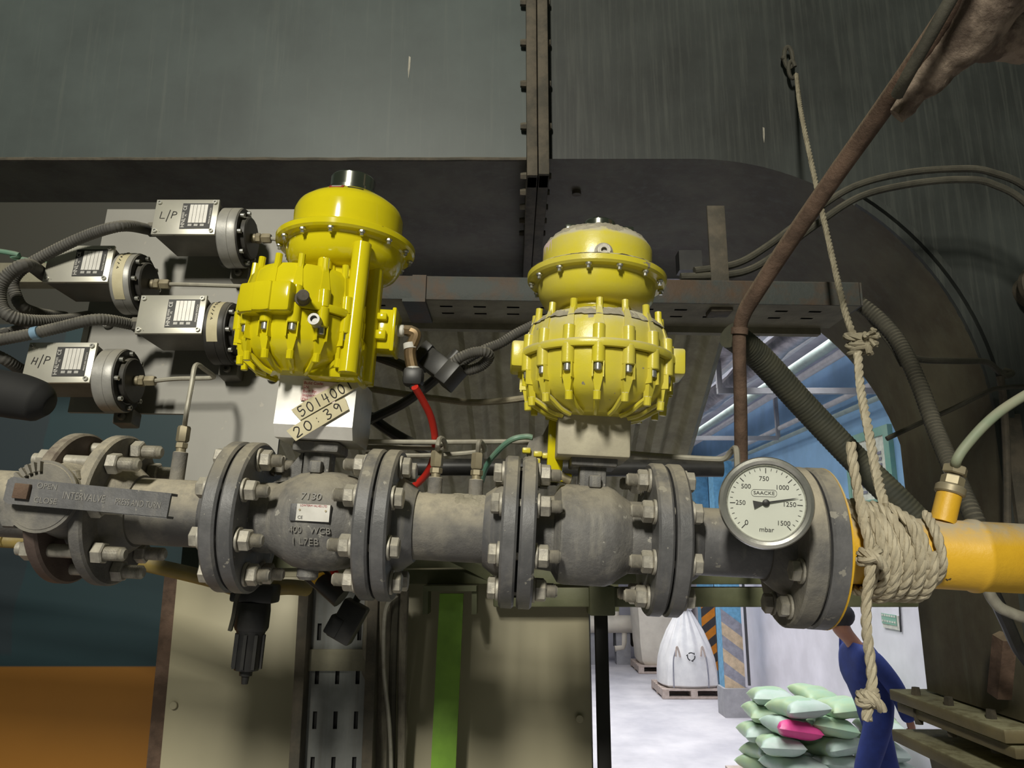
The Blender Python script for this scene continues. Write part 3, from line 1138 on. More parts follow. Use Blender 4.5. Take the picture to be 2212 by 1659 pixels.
bend = PF @ (b1 + bd * .036)

# ================================================================ ACTUATORS


def actuator(label, cx, z0, m1, dr, ox, oy, colr, left, ut, nl):
    a = thing('valve_actuator', label, 'actuator', M=Matrix.Translation(PF @ V((cx, 0, z0))) @ PF.to_3x3().to_4x4())
    F = PF @ Tr(cx, 0, z0)
    # column
    mb = MB(F)
    mb.lathe([(.044, -.004), (.044, .01), (colr, .03), (colr, .140), (.052, .150), (.052, .175)], None, 32)
    for k in range(10):
        t = rad(36 * k + 12)
        mb.cyl((colr * math.cos(t), colr * math.sin(t), .0), (colr * math.cos(t), colr * math.sin(t), .178), .0075, n=10)
    if left:
        mb.cyl((.040, -.082, -.004), (.040, -.072, .178), .0125, n=20)
        mb.cyl((.052, -.030, -.004), (.052, -.028, .178), .0105, n=20)
        mb.cyl((-.012, -.058, .09), (-.012, -.058, .178), .010, n=16)
        mb.box((.018, -.04, .02), (.07, .075, .06), bev=.008)
    mb.build('column', m1, a)
    # spring drum: two shells bolted on a ring of lugs
    D = F @ Tr(ox, oy, 0)
    zs_ = .073
    up_ = [(.0, ut), (dr * .68, ut), (dr * .82, ut - .004), (dr * .91, ut - .014), (dr * .955, zs_ + .5 * (ut - zs_)), (dr * .97, zs_ + .006)]
    lo_ = [(dr * .97, zs_ - .006), (dr * .96, .038), (dr * .90, .022), (dr * .76, .010), (dr * .50, .0), (dr * .44, -.004)]
    mb = MB(D)
    mb.lathe(up_[::-1], None, 56)
    for k in range(nl):
        t = rad(360 / nl * k - 4)
        M = Matrix.Rotation(t, 4, 'Z')
        mb.cyl(M @ V((dr * .975, 0, zs_)), M @ V((dr * .965, 0, zs_ + .024)), .0078, n=14, bev=.001)
        # tapering rib up the shell to its boss
        mb.add([M @ V(q) for q in ((dr * .90, -.0065, zs_ + .023), (dr * .985, -.0065, zs_ + .023), (dr * .985, .0065, zs_ + .023), (dr * .90, .0065, zs_ + .023),
                                   (dr * .82, -.0025, ut - .001), (dr * .885, -.0025, ut - .001), (dr * .885, .0025, ut - .001), (dr * .82, .0025, ut - .001))],
               [(0, 3, 2, 1), (4, 5, 6, 7), (0, 1, 5, 4), (1, 2, 6, 5), (2, 3, 7, 6), (3, 0, 4, 7)])
        mb.cyl(M @ V((dr * .86, 0, ut - .012)), M @ V((dr * .85, 0, ut + .007)), .0046, n=10)
    mb.build('upper_shell', m1, a)
    mb = MB(D)
    mb.lathe(lo_, None, 56)
    for k in range(nl):
        t = rad(360 / nl * k - 4)
        M = Matrix.Rotation(t, 4, 'Z')
        mb.cyl(M @ V((dr * .975, 0, zs_ - .026)), M @ V((dr * .98, 0, zs_)), .0082, n=14, bev=.001)
        mb.add([M @ V(q) for q in ((dr * .90, -.007, zs_ - .040), (dr * .985, -.007, zs_ - .040), (dr * .985, .007, zs_ - .040), (dr * .90, .007, zs_ - .040),
                                   (dr * .85, -.0025, .010), (dr * .935, -.0025, .010), (dr * .935, .0025, .010), (dr * .85, .0025, .010))],
               [(0, 1, 2, 3), (4, 7, 6, 5), (0, 4, 5, 1), (1, 5, 6, 2), (2, 6, 7, 3), (3, 7, 4, 0)])
        for sy in (-1, 1):
            mb.box((dr * .96, sy * .0067, zs_ - .034), (.012, .0016, .020), M)
        mb.cyl(M @ V((dr * .895, 0, .002)), M @ V((dr * .905, 0, .014)), .0048, n=10, bev=.0008)
        mb.tube([M @ V((dr * .88, 0, .012)), M @ V((dr * .78, 0, .007)), M @ V((dr * .62, 0, -.002)), M @ V((dr * .46, 0, -.006))], .0035, 6)
    mb.build('lower_shell', m1, a)
    mb = MB(D)
    mb.lathe([(dr * .9, -.005), (dr * 1.045, -.005), (dr * 1.055, -.003), (dr * 1.055, .003), (dr * 1.045, .005), (dr * .9, .005)], Tr(0, 0, zs_), 56)
    if left:
        for q in (-.40, -.15):
            t = rad(-90) + q
            M = Matrix.Rotation(t, 4, 'Z')
            mb.box((dr * 1.03, 0, zs_ + .004), (.028, .052, .040), M, bev=.005)
    else:
        for q in (rad(-178), rad(-2)):
            M = Matrix.Rotation(q, 4, 'Z')
            mb.box((dr * 1.03, 0, zs_ - .001), (.026, .055, .036), M, bev=.004)
    mb.build('split_flange', m1, a)
    sm_ = MB().cyl((0, 0, -.010), (0, 0, 0), .0052, n=12, bev=.001).mesh('screw', m_steel)
    for k in range(nl):
        t = rad(360 / nl * k - 4)
        inst(sm_, 'screw', a, D @ Matrix.Rotation(t, 4, 'Z') @ Tr(dr * .975, 0, zs_ - .0255))
    # upper diaphragm housing
    h0 = .201
    mb = MB(F)
    mb.lathe([(.05, -.047), (.064, -.045), (.075, -.038), (.081, -.028), (.0835, -.018), (.0845, -.0105), (.087, -.008), (.096, -.007), (.099, -.004)], Tr(0, 0, h0), 64, False)
    mb.lathe([(.0, -.047), (.05, -.047)], Tr(0, 0, h0), 64, False)
    mb.build('housing_bowl', m1, a)
    top = [(.099, -.004), (.0995, .003), (.096, .006), (.082, .007), (.0785, .011), (.0785, .0125), (.0785, .043), (.0780, .046), (.0755, .053), (.073, .057), (.062, .066), (.046, .076), (.036, .080), (.0, .080)]
    if not left:
        top = [(.099, -.004), (.0995, .003), (.096, .006), (.082, .007), (.0785, .011), (.0785, .0125), (.0782, .043), (.077, .046), (.072, .053), (.056, .064), (.042, .071), (.0, .073)]
    mb = MB(F)
    mb.lathe(top, Tr(0, 0, h0), 64)
    mb.build('housing_cover', m1, a)
    rm = MB().cyl((0, 0, -.004), (0, 0, 0), .0045, n=10, bev=.001).cyl((0, 0, -.008), (0, 0, -.003), .0026, n=8).mesh('rim_screw', m_steel)
    for k in range(14):
        t = rad(360 / 14 * k + (-90 if left else -102))
        inst(rm, 'rim_screw', a, F @ Tr(.0925 * math.cos(t), .0925 * math.sin(t), h0 - .007))
    mb = MB(F)
    if left:
        mb.lathe([(.036, 0), (.036, .006), (.0325, .007), (.0325, .026), (.031, .028), (.026, .028), (.025, .024), (0, .024)], Tr(0, 0, h0 + .080), 40)
    else:
        mb.lathe([(.0235, 0), (.0235, .017), (.022, .019), (0, .019)], Tr(.002, 0, h0 + .071), 36)
        for sx, sy in ((-.040, .0), (.040, 0.)):
            mb.box((sx, sy - .01, h0 + .068), (.018, .03, .018), bev=.003)
    mb.build('spindle_cap', m_chrome, a)
    return a, F


a1, F1 = actuator('glossy clean yellow valve actuator above the polished bracket with tape labels', -.2645, .190, m_yellow, .081, -.037, -.047, .050, True, .136, 14)
a2, F2 = actuator('dust-covered yellow valve actuator above the cream bracket', .1000, .157, m_yellow_d, .100, .0, -.035, .044, False, .128, 16)
# plugs on the clean drum
c = finv(PF, 664, 648, -.13)
mb = MB(PF)
mb.cyl((c.x - .010, -.10, c.z + .002), (c.x - .006, -.134, c.z + .001), .0095, n=16, bev=.001)
mb.cyl((c.x - .006, -.130, c.z), (c.x + .001, -.152, c.z - .001), .0075, n=14, bev=.001)
mb.build('vent_plug', m_duct_edge, a1)
c = finv(PF, 677, 688, -.135)
mb = MB(PF)
mb.lathe([(.0075, 0), (.0075, .034), (.0045, .034), (.0045, .029), (0, .029)], Tr(c.x, -.10, c.z) @ RYM, 18)
mb.build('socket_plug', m_alu, a1)
c = finv(PF, 1303, 546, -.075)
mb = MB(PF)
mb.lathe([(.0125, 0), (.0125, .008), (.0095, .010), (.0088, .014), (.004, .014), (.004, .009), (0, .009)], Tr(c.x, -.072, c.z) @ RYM, 24)
mb.build('vent_plug', m_bolt, a2)
# sticker and maker's mark
mb = MB(F2)
for k in range(4):
    t0_, t1_ = rad(-178 + k * 7), rad(-171 + k * 7)
    mb.add([(.0783 * math.cos(t), .0783 * math.sin(t), z) for t in (t0_, t1_) for z in (.216, .246)], [(0, 2, 3, 1)])
mb.build('sticker', m_paper, a2, 'faded pink sticker')
mk = MB(F1 @ Matrix.Rotation(rad(-96), 4, 'Z') @ Tr(.0625, 0, .201 + .0655) @ Matrix.Rotation(rad(40), 4, 'Y'))
mk.box((0, 0, 0), (.008, .020, .0012))
mk = mk.build('emblem', m_redink, a1, 'small dark maker emblem')
MB(F1 @ Matrix.Rotation(rad(-96), 4, 'Z') @ Tr(.0625, 0, .201 + .0655) @ Matrix.Rotation(rad(40), 4, 'Y')).box((0, 0, .0006), (.004, .014, .0008)).build('emblem_bar', m_label, mk)
for q in (-118, -72):
    MB(F1 @ Matrix.Rotation(rad(q), 4, 'Z') @ Tr(.0625, 0, .201 + .0658) @ Matrix.Rotation(rad(40), 4, 'Y')).box((0, 0, 0), (.003, .022, .0006)).build('maker_lettering', m_ink, a1)
# pilot block on the clean actuator, facing away to the side
c0 = finv(PF, 835, 718, -.01)
pb = thing('pilot_valve', 'small yellow valve block with brass elbow on the side of the clean actuator', 'valve', M=Matrix.Translation(PF @ V((c0.x, 0, c0.z - .03))) @ PF.to_3x3().to_4x4())
mb = MB(PF)
mb.box((c0.x - .004, -.005, c0.z), (.030, .045, .058), bev=.003)
mb.box((c0.x + .012, -.005, c0.z), (.006, .050, .063), bev=.002)
mb.box((c0.x - .004, -.03, c0.z + .016), (.014, .012, .010), bev=.002)
mb.box((c0.x - .004, -.03, c0.z - .010), (.016, .012, .014), bev=.003)
mb.build('block', m_yellow, pb)
q0 = finv(PF, 856, 714, -.005)
mb = MB(PF)
mb.cyl(q0, q0 + V((.012, 0, 0)), .0085, n=14, bev=.002)
mb.build('sealing_tape', m_white_t, pb)
mb = MB(PF)
mb.hexn(q0 + V((.010, 0, .001)), q0 + V((.024, 0, .001)), .0075)
e1_ = finv(PF, 886, 760, -.005)
e2_ = finv(PF, 892, 800, -.005)
mb.tube([q0 + V((.020, 0, 0)), q0 + V((.028, 0, -.006)), e1_, e2_], .0085, 10)
mb.build('brass_elbow', m_old_brass, pb)
MB(PF).cyl(e1_ + V((-.0015, 0, .012)), e1_ + V((0, 0, .004)), .0095, n=12).build('collar', m_white_t, pb)
MB(PF).cyl(e2_ + V((0, 0, .004)), e2_ + V((.001, 0, -.006)), .0095, n=12).build('collar', m_white_t, pb)
mb = MB(PF)
mb.box(finv(PF, 893, 815, -.004), (.028, .024, .026), bev=.006)
mb.cyl(finv(PF, 893, 822, -.004), finv(PF, 896, 838, -.004), .009, .007, n=12)
mb.build('hose_socket', m_black, pb)

# pilot block of the dusty actuator, behind the flange pair
c0 = finv(PF, 1190, 960, .03)
pb2 = thing('pilot_valve', 'dust-caked yellow pilot valve poking out beside the cream bracket', 'valve', M=Matrix.Translation(PF @ V((c0.x, .03, c0.z - .03))) @ PF.to_3x3().to_4x4())
mb = MB(PF)
mb.box((c0.x + .006, .03, c0.z - .004), (.022, .04, .072), bev=.002)
mb.box((c0.x + .016, .05, c0.z + .03), (.02, .03, .03), bev=.002)
mb.box((c0.x + .010, .02, c0.z - .048), (.04, .03, .012), bev=.002)
mb.build('block', m_yellow, pb2)
mb = MB(PF)
mb.prism([(c0.x - .035, -.01 + c0.z), (c0.x - .03, c0.z + .004), (c0.x - .012, c0.z + .012), (c0.x - .004, c0.z + .03), (c0.x + .004, c0.z + .038), (c0.x + .004, c0.z - .02), (c0.x - .03, c0.z - .022)], .022, .05)
mb.build('dust_crust', m_dusty, pb2, 'crust of beige dust')
mb = MB(PF)
for x, z in ((-.034, -.012), (-.018, -.016), (-.006, -.018), (-.02, -.026)):
    mb.box((c0.x + x, .02, c0.z + z), (.012, .012, .008), bev=.002)
mb.build('fin', m_yellow_d, pb2)
mb = MB(PF)
q = finv(PF, 1212, 1032, .01)
mb.cyl(q + V((-.006, 0, .004)), q + V((.014, 0, -.004)), .007, n=16, bev=.001)
mb.build('plug', m_brass, pb2)

# caked dust on top of the dusty actuator and of the spool between the valves
m_crust = mat('caked_dust', (.47, .43, .335), .95, 0, (.37, .335, .255), 40, bump=.9, bs=120)


def dust_patch(fn, nu, nv, amp, bias, F, parent, sc=90.):
    '''fn(u, v) -> point and outward normal; bumps of dust where the noise is high'''
    vs, fs = [], []
    for i in range(nu + 1):
        for j in range(nv + 1):
            p, n, w = fn(i / nu, j / nv)
            h = noise.noise(V(p) * sc) * .6 + noise.noise(V(p) * sc * 2.7) * .4 + noise.noise(V(p) * sc * .3) * .6
            vs.append(V(p) + V(n) * (min(amp, amp * (h + bias)) * w - amp * .35 * (1 - w) - .0004))
    for i in range(nu):
        for j in range(nv):
            a_ = i * (nv + 1) + j
            fs.append((a_, a_ + nv + 1, a_ + nv + 2, a_ + 1))
    mb = MB(F)
    mb.add(vs, fs)
    return mb.build('dust_crust', m_crust, parent, 'caked beige dust')


def on_cover(u, v):
    a_ = 2 * math.pi * u
    pr = [(.0782, .040), (.077, .046), (.072, .053), (.056, .064), (.042, .071), (.022, .073)]
    q = v * (len(pr) - 1)
    k_ = min(int(q), len(pr) - 2)
    t_ = q - k_
    r_, z_ = pr[k_][0] * (1 - t_) + pr[k_ + 1][0] * t_, pr[k_][1] * (1 - t_) + pr[k_ + 1][1] * t_
    return (r_ * math.cos(a_), r_ * math.sin(a_), .201 + z_), (math.cos(a_) * .5, math.sin(a_) * .5, .87), min(1, max(0, v * 3.2 - .35))


def on_rim(u, v):
    a_ = 2 * math.pi * u
    r_ = .080 + .0195 * v
    return (r_ * math.cos(a_), r_ * math.sin(a_), .201 + .0065 - .0025 * v), (.2 * math.cos(a_), .2 * math.sin(a_), 1), .75


def on_shell(u, v):
    a_ = 2 * math.pi * u
    r_ = .050 + .044 * v
    z_ = .128 if v < .45 else .128 - .016 * ((v - .45) / .55) ** 2
    return (r_ * math.cos(a_), -.035 + r_ * math.sin(a_), z_), (.3 * math.cos(a_), .3 * math.sin(a_), .95), .85


def on_spool(u, v):
    x_ = G[1] + .024 + (G[2] - G[1] - .048) * u
    a_ = rad(8 + 164 * v)
    return (x_, -.0445 * math.cos(a_), .0445 * math.sin(a_)), (0, -math.cos(a_), math.sin(a_)), max(0, min(1, (math.sin(a_) - .25) * 1.5))


dust_patch(on_cover, 150, 22, .0045, .25, F2, a2)
dust_patch(on_rim, 170, 8, .0030, .15, F2, a2, 120.)
dust_patch(on_shell, 160, 12, .0030, .15, F2, a2, 110.)
dust_patch(on_spool, 110, 60, .0042, .10, PF, sp2, 70.)
# ================================================================ BRACKETS
xc = -.268
br1 = thing('mounting_bracket', 'polished steel bracket with pink sticker and handwritten tape under the clean actuator', 'bracket', M=base(xc, .1))
mb = MB(PF)
# folded plate: front face leaning, chamfered fold at the bottom, closed sides
ol = [(-.052, .190), (-.050, .183), (-.054, .120), (-.044, .104), (.05, .104), (.062, .118), (.062, .180), (.052, .190)]
vs = [(xc - .054, y, z) for y, z in ol] + [(xc + .050, y, z) for y, z in ol]
n_ = len(ol)
mb.add(vs, [list(range(n_))[::-1], list(range(n_, 2 * n_))] + [(i, (i + 1) % n_, n_ + (i + 1) % n_, n_ + i) for i in range(n_)])
mb.build('folded_plate', m_polish, br1)
FM = facing(PF @ V((xc - .002, -.0546, .152)), xp, PF.to_3x3() @ V((0, .004, .063)))
st = MB(FM).box((.003, .014, .0002), (.046, .028, .0004), Matrix.Rotation(rad(-2), 4, 'Z')).build('build_sticker', m_paper, br1, 'pink paper sticker with red print')
for i, s_ in enumerate(('Build Code:', 'SN:', 'Built By:', 'Inspected By:', 'Date:')):
    text(s_, .0056, 'lettering', m_redink, st, FM @ Tr(-.018, .0245 - i * .0056, .0006), 'LEFT', .0001)
for i, (lines, w, cx_, cy_, an, nm) in enumerate((
        ('5014001', .094, .014, .006, 34, 'tape with number 5014001'), ('20:39', .086, .008, -.024, 35, 'lower torn tape with 20:39'))):
    M = FM @ Tr(cx_, cy_, .0010 + .0006 * i) @ Matrix.Rotation(rad(an), 4, 'Z')
    mb = MB(M)
    hw = w / 2
    mb.prism([(-hw, -.0085), (-hw * .5, -.0100), (hw * .6, -.0094), (hw, -.008), (hw - .003, .009), (0, .0096), (-hw + .004, .010)], -.0003, .0003, Matrix.Rotation(rad(90), 4, 'X'))
    tp = mb.build('marked_tape', m_tape, br1, nm)
    mb = MB(M @ Tr(0, 0, .0005))
    DG = {'5': [[(.8, 1), (.1, 1), (.1, .55), (.7, .6), (.8, .25), (.3, 0), (.0, .1)]], '0': [[(.5, 1), (.1, .7), (.15, .2), (.5, 0), (.85, .3), (.8, .8), (.5, 1)]],
          '1': [[(.5, 1), (.5, 0)]], '4': [[(.2, 1), (.1, .4), (.9, .45)], [(.7, .9), (.65, -.1)]], '2': [[(.1, .75), (.4, 1), (.8, .8), (.6, .4), (.1, 0), (.9, .05)]],
          ':': [[(.4, .3), (.5, .3)], [(.4, .7), (.5, .7)]], '3': [[(.1, .95), (.6, 1), (.7, .75), (.35, .5), (.8, .3), (.5, 0), (.1, .05)]],
          '9': [[(.8, .8), (.4, 1), (.15, .75), (.4, .5), (.8, .75), (.7, 0)]]}
    pitch = w * .86 / len(lines)
    for k, ch in enumerate(lines):
        ls = [[(-w * .42 + k * pitch + x * pitch * .72, -.0068 + y * .0135) for x, y in l] for l in DG[ch]]
        strokes(mb, ls, Matrix.Identity(4), .0008)
    mb.build('handwriting', m_ink, tp)
xc = (G[2] + G[3]) / 2 - .003
br2 = thing('mounting_bracket', 'dusty cream box bracket under the dust-covered actuator', 'bracket', M=base(xc, .1))
mb = MB(PF)
mb.box((xc, -.002, .1285), (.096, .094, .0575), bev=.003)
mb.build('folded_plate', m_cream_box, br2)

# ================================================================ PRESSURE GAUGE
gc = finv(PF, 1655, 1086, -.155)
gz = PF.to_3x3() @ V((.24, 1, .03))
gz.normalize()
gx = V((0, 0, 1)).cross(-gz).normalized()
gx = (xp - gz * xp.dot(gz)).normalized()
gu = gx.cross(-gz) * -1
GM = frame(PF @ gc, gx, gu if gu.z > 0 else -gu, -gz)   # x right, y up, z to the reader
ga = thing('pressure_gauge', 'round steel pressure gauge reading about 1200 mbar in front of the pipe', 'gauge', M=GM)
mb = MB(GM)
mb.lathe([(.046, -.034), (.049, -.031), (.049, -.006), (.046, -.004)], None, 64)
mb.build('case', m_steel, ga)
mb = MB(GM)
mb.lathe([(.049, -.010), (.0525, -.008), (.053, -.002), (.0515, .003), (.048, .0045), (.0445, .003), (.0425, -.001), (.0425, -.004)], None, 72, False)
mb.build('bezel', m_steel, ga)
dl = MB(GM).lathe([(.0435, -.006), (.0435, -.0035)], None, 64).build('dial', m_dial, ga)
mb = MB(GM @ Tr(0, 0, -.0033))
for k in range(31):
    a = rad(228 - 276 * k / 30)
    r0, r1 = (.034, .040) if k % 5 == 0 else (.037, .040)
    M = Matrix.Rotation(a, 4, 'Z')
    mb.box(((r0 + r1) / 2, 0, 0), (r1 - r0, .0006 if k % 5 else .0009, .0004), M)
mb.build('scale_marks', m_ink, dl)
for s_, x, y, sz in (('0', -.0215, -.0235, .0082), ('250', -.028, -.001, .0075), ('500', -.022, .018, .0075), ('750', -.002, .0275, .0075), ('1000', .018, .018, .0075), ('1250', .0255, -.001, .0075),
                     ('1500', .019, -.0225, .0075), ('mbar', .0005, -.0305, .0078)):
    text(s_, sz, 'lettering', m_ink, dl, GM @ Tr(x, y, -.0032), ext=.0001)
text('SAACKE', .0056, 'lettering', m_ink, dl, GM @ Tr(-.002, .0110, -.0032), ext=.0001, sx=1.15)
mb = MB(GM @ Tr(-.002, .0110, -.0032))
pl = [(.0115 * c_ * 1 + (.0025 if c_ > 0 else -.0025) * 0, .0) for c_ in (1,)]
pl = [V((.0105 * (1 if math.cos(t) > 0 else -1) + .0035 * math.cos(t), .0040 * math.sin(t), 0)) for t in [2 * math.pi * k / 24 for k in range(25)]]
mb.tube(pl, .00022, 5, False)
mb.build('logo_outline', m_ink, dl)
NMx = GM @ Tr(0, 0, -.0015) @ Matrix.Rotation(rad(11), 4, 'Z')
mb = MB(NMx)
mb.add([(-.014, -.0048, 0), (-.014, .0048, 0), (-.004, .0012, 0), (.03, .0005, 0), (.036, 0, 0), (.03, -.0005, 0), (-.004, -.0012, 0),
        (-.014, -.0048, .0006), (-.014, .0048, .0006), (-.004, .0012, .0006), (.03, .0005, .0006), (.036, 0, .0006), (.03, -.0005, .0006), (-.004, -.0012, .0006)],
       [tuple(range(7)), tuple(range(13, 6, -1))] + [(i, (i + 1) % 7, 7 + (i + 1) % 7, 7 + i) for i in range(7)])
mb.lathe([(.004, -.0015), (.004, .001), (.003, .0016), (0, .0016)], None, 20)
mb.build('needle', m_black, ga, 'black needle')
MB(GM).lathe([(.0440, .0006), (.0440, .0016)], None, 48).build('glass', m_glass, ga)
mb = MB(GM)
mb.cyl((0, 0, -.034), (0, 0, -.10), .009, n=14)
mb.hexn((0, 0, -.034), (0, 0, -.05), .013)
mb.build('stem', m_brass, ga)

# ================================================================ SWITCH PLATE AND PRESSURE SWITCHES
outl = [(232, 452), (660, 452), (620, 790), (592, 1040), (392, 1040), (402, 894), (146, 890), (186, 690)]
mb = MB(QF)
mb.prism([(finv(QF, u, v).x, finv(QF, u, v).z) for u, v in outl], 0, .006)
plate = mb.build('mounting_plate', m_plate, label='grey steel mounting plate behind the four pressure switches', cat='plate')
for u, v in ((497, 807), (588, 815), (488, 570), (478, 775), (235, 700)):
    c = finv(QF, u, v)
    mb = MB(QF)
    mb.lathe([(.0085, 0), (.0085, .010), (.0045, .010), (.0045, .005), (0, .005)], Tr(c.x, 0, c.z) @ RYM, 18)
    mb.build('socket_screw', m_alu, plate)
mb = MB(QF)
c = finv(QF, 182, 735)
mb.box((c.x, -.001, c.z), (.009, .001, .05))
mb.build('edge_label', m_white_t, plate)

PROTO = None
SWD = .105
SW = [((402, 470), 'pressure switch marked L/P, topmost on the grey plate', 'LP', None, m_alu),
      ((172, 571), 'pressure switch with dusty beige-taped disc, second from the top', None, m_tape, m_alu),
      ((371, 680), 'shiny-lidded pressure switch with taped black disc beside the clean actuator', None, m_tape, m_black_disc),
      ((130, 784), 'pressure switch marked H/P, lowest on the grey plate', 'HP', None, m_alu)]
for i, ((u, v), lb, mark, tp, dm) in enumerate(SW):
    c = finv(QF, u, v, -SWD)
    M = QF @ Matrix.Translation(c)
    if PROTO is None:
        s = thing('pressure_switch', lb, 'pressure switch', M=M, group='pressure switches on the grey plate')
        PROTO = s
        mb = MB(M)
        # box tapering slightly to the plate
        mb.add([(-.047, .002, .030), (.047, .002, .030), (.047, .002, -.030), (-.047, .002, -.030), (-.040, .075, .026), (.047, .075, .026), (.047, .075, -.026), (-.040, .075, -.026)],
               [(0, 1, 2, 3), (7, 6, 5, 4), (0, 4, 5, 1), (1, 5, 6, 2), (2, 6, 7, 3), (3, 7, 4, 0)])
        mb.build('box', m_alu_dark, s)
        cov = MB(M).box((0, 0, 0), (.099, .005, .063), bev=.0008).build('cover', m_cover, s)
        for sx in (-1, 1):
            for sz in (-1, 1):
                MB(M).lathe([(.0035, 0), (.0034, .003), (.0018, .003), (.0018, .001), (0, .001)], Tr(sx * .0435, -.0025, sz * .0255) @ RYM, 12).build('cover_screw', m_steel, cov)
        pl_ = MB(M).box((.017, -.0028, .001), (.047, .0008, .046)).build('type_plate', m_black, s)
        mb = MB(M)
        for k in range(5):
            mb.box((.0035 + k * .0057 + .0045, -.0034, .0050), (.0051, .0004, .033))
        mb.build('data_fields', m_label, pl_)
        TT = facing(M @ V((0, -.0034, 0)), M.to_3x3() @ V((1, 0, 0)), M.to_3x3() @ V((0, 0, 1)))
        TT2 = TT @ Tr(-.002, 0, 0) @ Matrix.Rotation(rad(90), 4, 'Z')
        text('HNL', .0085, 'lettering', m_label, pl_, TT2 @ Tr(-.0115, 0, 0), ext=.0001)
        text('SERIES', .0042, 'lettering', m_label, pl_, TT2 @ Tr(.002, .0015, 0), ext=.0001)
        text('PS', .0042, 'lettering', m_label, pl_, TT2 @ Tr(.002, -.0028, 0), ext=.0001)
        text('CE', .0075, 'lettering', m_label, pl_, TT2 @ Tr(.0155, 0, 0), ext=.0001)
        text('PRESSURE SWITCH', .0034, 'lettering', m_label, pl_, TT @ Tr(.0383, .001, 0) @ Matrix.Rotation(rad(90), 4, 'Z'), ext=.0001)
        mb = MB(M)
        for k in range(3):
            mb.box((.009 + k * .0095, -.0034, -.0155), (.006, .0004, .004))
        mb.build('unit_fields', m_alu, pl_)
        dsk = Tr(.050, .042, -.012) @ RX
        mb = MB(M)
        mb.lathe([(.028, -.004), (.046, 0), (.048, .002), (.048, .0165), (.0474, .017), (.048, .0175), (.048, .028), (.047, .030), (.028, .031)], dsk, 56)
        mb.build('diaphragm_housing', m_alu, s)
        ring = MB(M).lathe([(.036, .030), (.0462, .030), (.0462, .0325), (.036, .0325)], dsk, 48, False).build('housing_face', m_black_disc, s)
        mb = MB(M)
        mb.lathe([(.034, .028), (.034, .040), (.032, .042), (0, .042)], dsk, 48)
        mb.build('end_cap', m_black_disc, s)
        for k in range(8):
            a = rad(45 * k + 15)
            MB(M).lathe([(.0038, .0325), (.0038, .038), (.002, .038), (.002, .035), (0, .035)], dsk @ Tr(.0405 * math.cos(a), .0405 * math.sin(a), 0), 12).build('housing_bolt', m_steel, s)
        mb = MB(M)
        mb.cyl((.092, .042, -.012), (.098, .042, -.012), .0075, n=14)
        mb.hexn((.098, .042, -.012), (.106, .042, -.012), .0085)
        mb.hexn((.107, .042, -.012), (.122, .042, -.012), .0082, .3)
        mb.build('tube_fitting', m_brass, s)
        mb = MB(M)
        mb.box((.065, .090, -.056), (.030, .03, .024), bev=.003)
        mb.lathe([(.006, 0), (.006, .008), (.003, .008), (.003, .004), (0, .004)], Tr(.065, .074, -.058) @ RYM, 14)
        mb.build('foot', m_alu_dark, s)
        mb = MB(M)
        mb.cyl((-.047, .035, 0), (-.060, .035, 0), .011, n=16, bev=.002)
        mb.hexn((-.060, .035, 0), (-.075, .035, 0), .0115)
        mb.build('cable_gland', m_conduit, s)
    else:
        s = dup(PROTO, M, lb)
        W[s] = M
    SW[i] = (s, M, mark, tp, dm)
for i, (s, M, mark, tp, dm) in enumerate(SW):
    W[s] = M
    TT = facing(M @ V((-.026, -.0030, .003)), M.to_3x3() @ V((1, 0, 0)), M.to_3x3() @ V((0, 0, 1)))
    if mark:
        mb = MB(TT)
        if mark == 'LP':
            ls = [[(-.012, .006), (-.0135, -.006), (-.006, -.006)]]
        else:
            ls = [[(-.011, .005), (-.014, -.006)], [(-.006, .004), (-.008, -.007)], [(-.0125, -.001), (-.007, -.0015)]]
        ls += [[(.001, .009), (-.003, -.012)], [(.006, .006), (.004, -.006)], [(.006, .006), (.011, .005), (.011, .001), (.0055, .0)]]
        strokes(mb, ls, Matrix.Identity(4), .0006)
        mb.build('handwriting', m_ink, s, 'handwritten ' + ('L/P' if mark == 'LP' else 'H/P'))
    if tp:
        mb = MB(M @ Tr(.050, .042, -.012) @ RX)
        pts = [(.0484 * math.cos(rad(q)), .0484 * math.sin(rad(q))) for q in range(-178, -28 if i == 1 else -48, 6)]
        vs = [(x, y, z) for x, y in pts for z in (.006, .022)]
        mb.add(vs, [(2 * k, 2 * k + 2, 2 * k + 3, 2 * k + 1) for k in range(len(pts) - 1)])
        t_ = mb.build('tape_band', m_tape, s, 'beige masking tape band')
        mb = MB(M @ Tr(.050, .042, -.012) @ RX)
        for k in range(7):
            a0 = -150 + k * 9
            mb.tube([(.0489 * math.cos(rad(a0 + q)), .0489 * math.sin(rad(a0 + q)), .012 + .002 * math.sin(q + k)) for q in range(0, 6, 2)], .0005, 5, False)
        mb.build('handwriting', m_ink, t_)
    if dm is m_black_disc:
        for k in kids(s):
            if k.name.startswith('diaphragm_housing'):
                k.data = k.data.copy()
                k.data.materials.clear()
                k.data.materials.append(m_black_disc)


def swp(i, x, y, z):
    return SW[i][1] @ V((x, y, z))


def cable(name, label, pts, r, m, cat='cable', n=10, rib=0., pitch=.006, group=None, step=None):
    mb = MB()
    mb.tube(pts, r, n, True, step or (pitch / 4 if rib else None), rib, pitch)
    return mb.build(name, m, label=label, cat=cat, group=group)


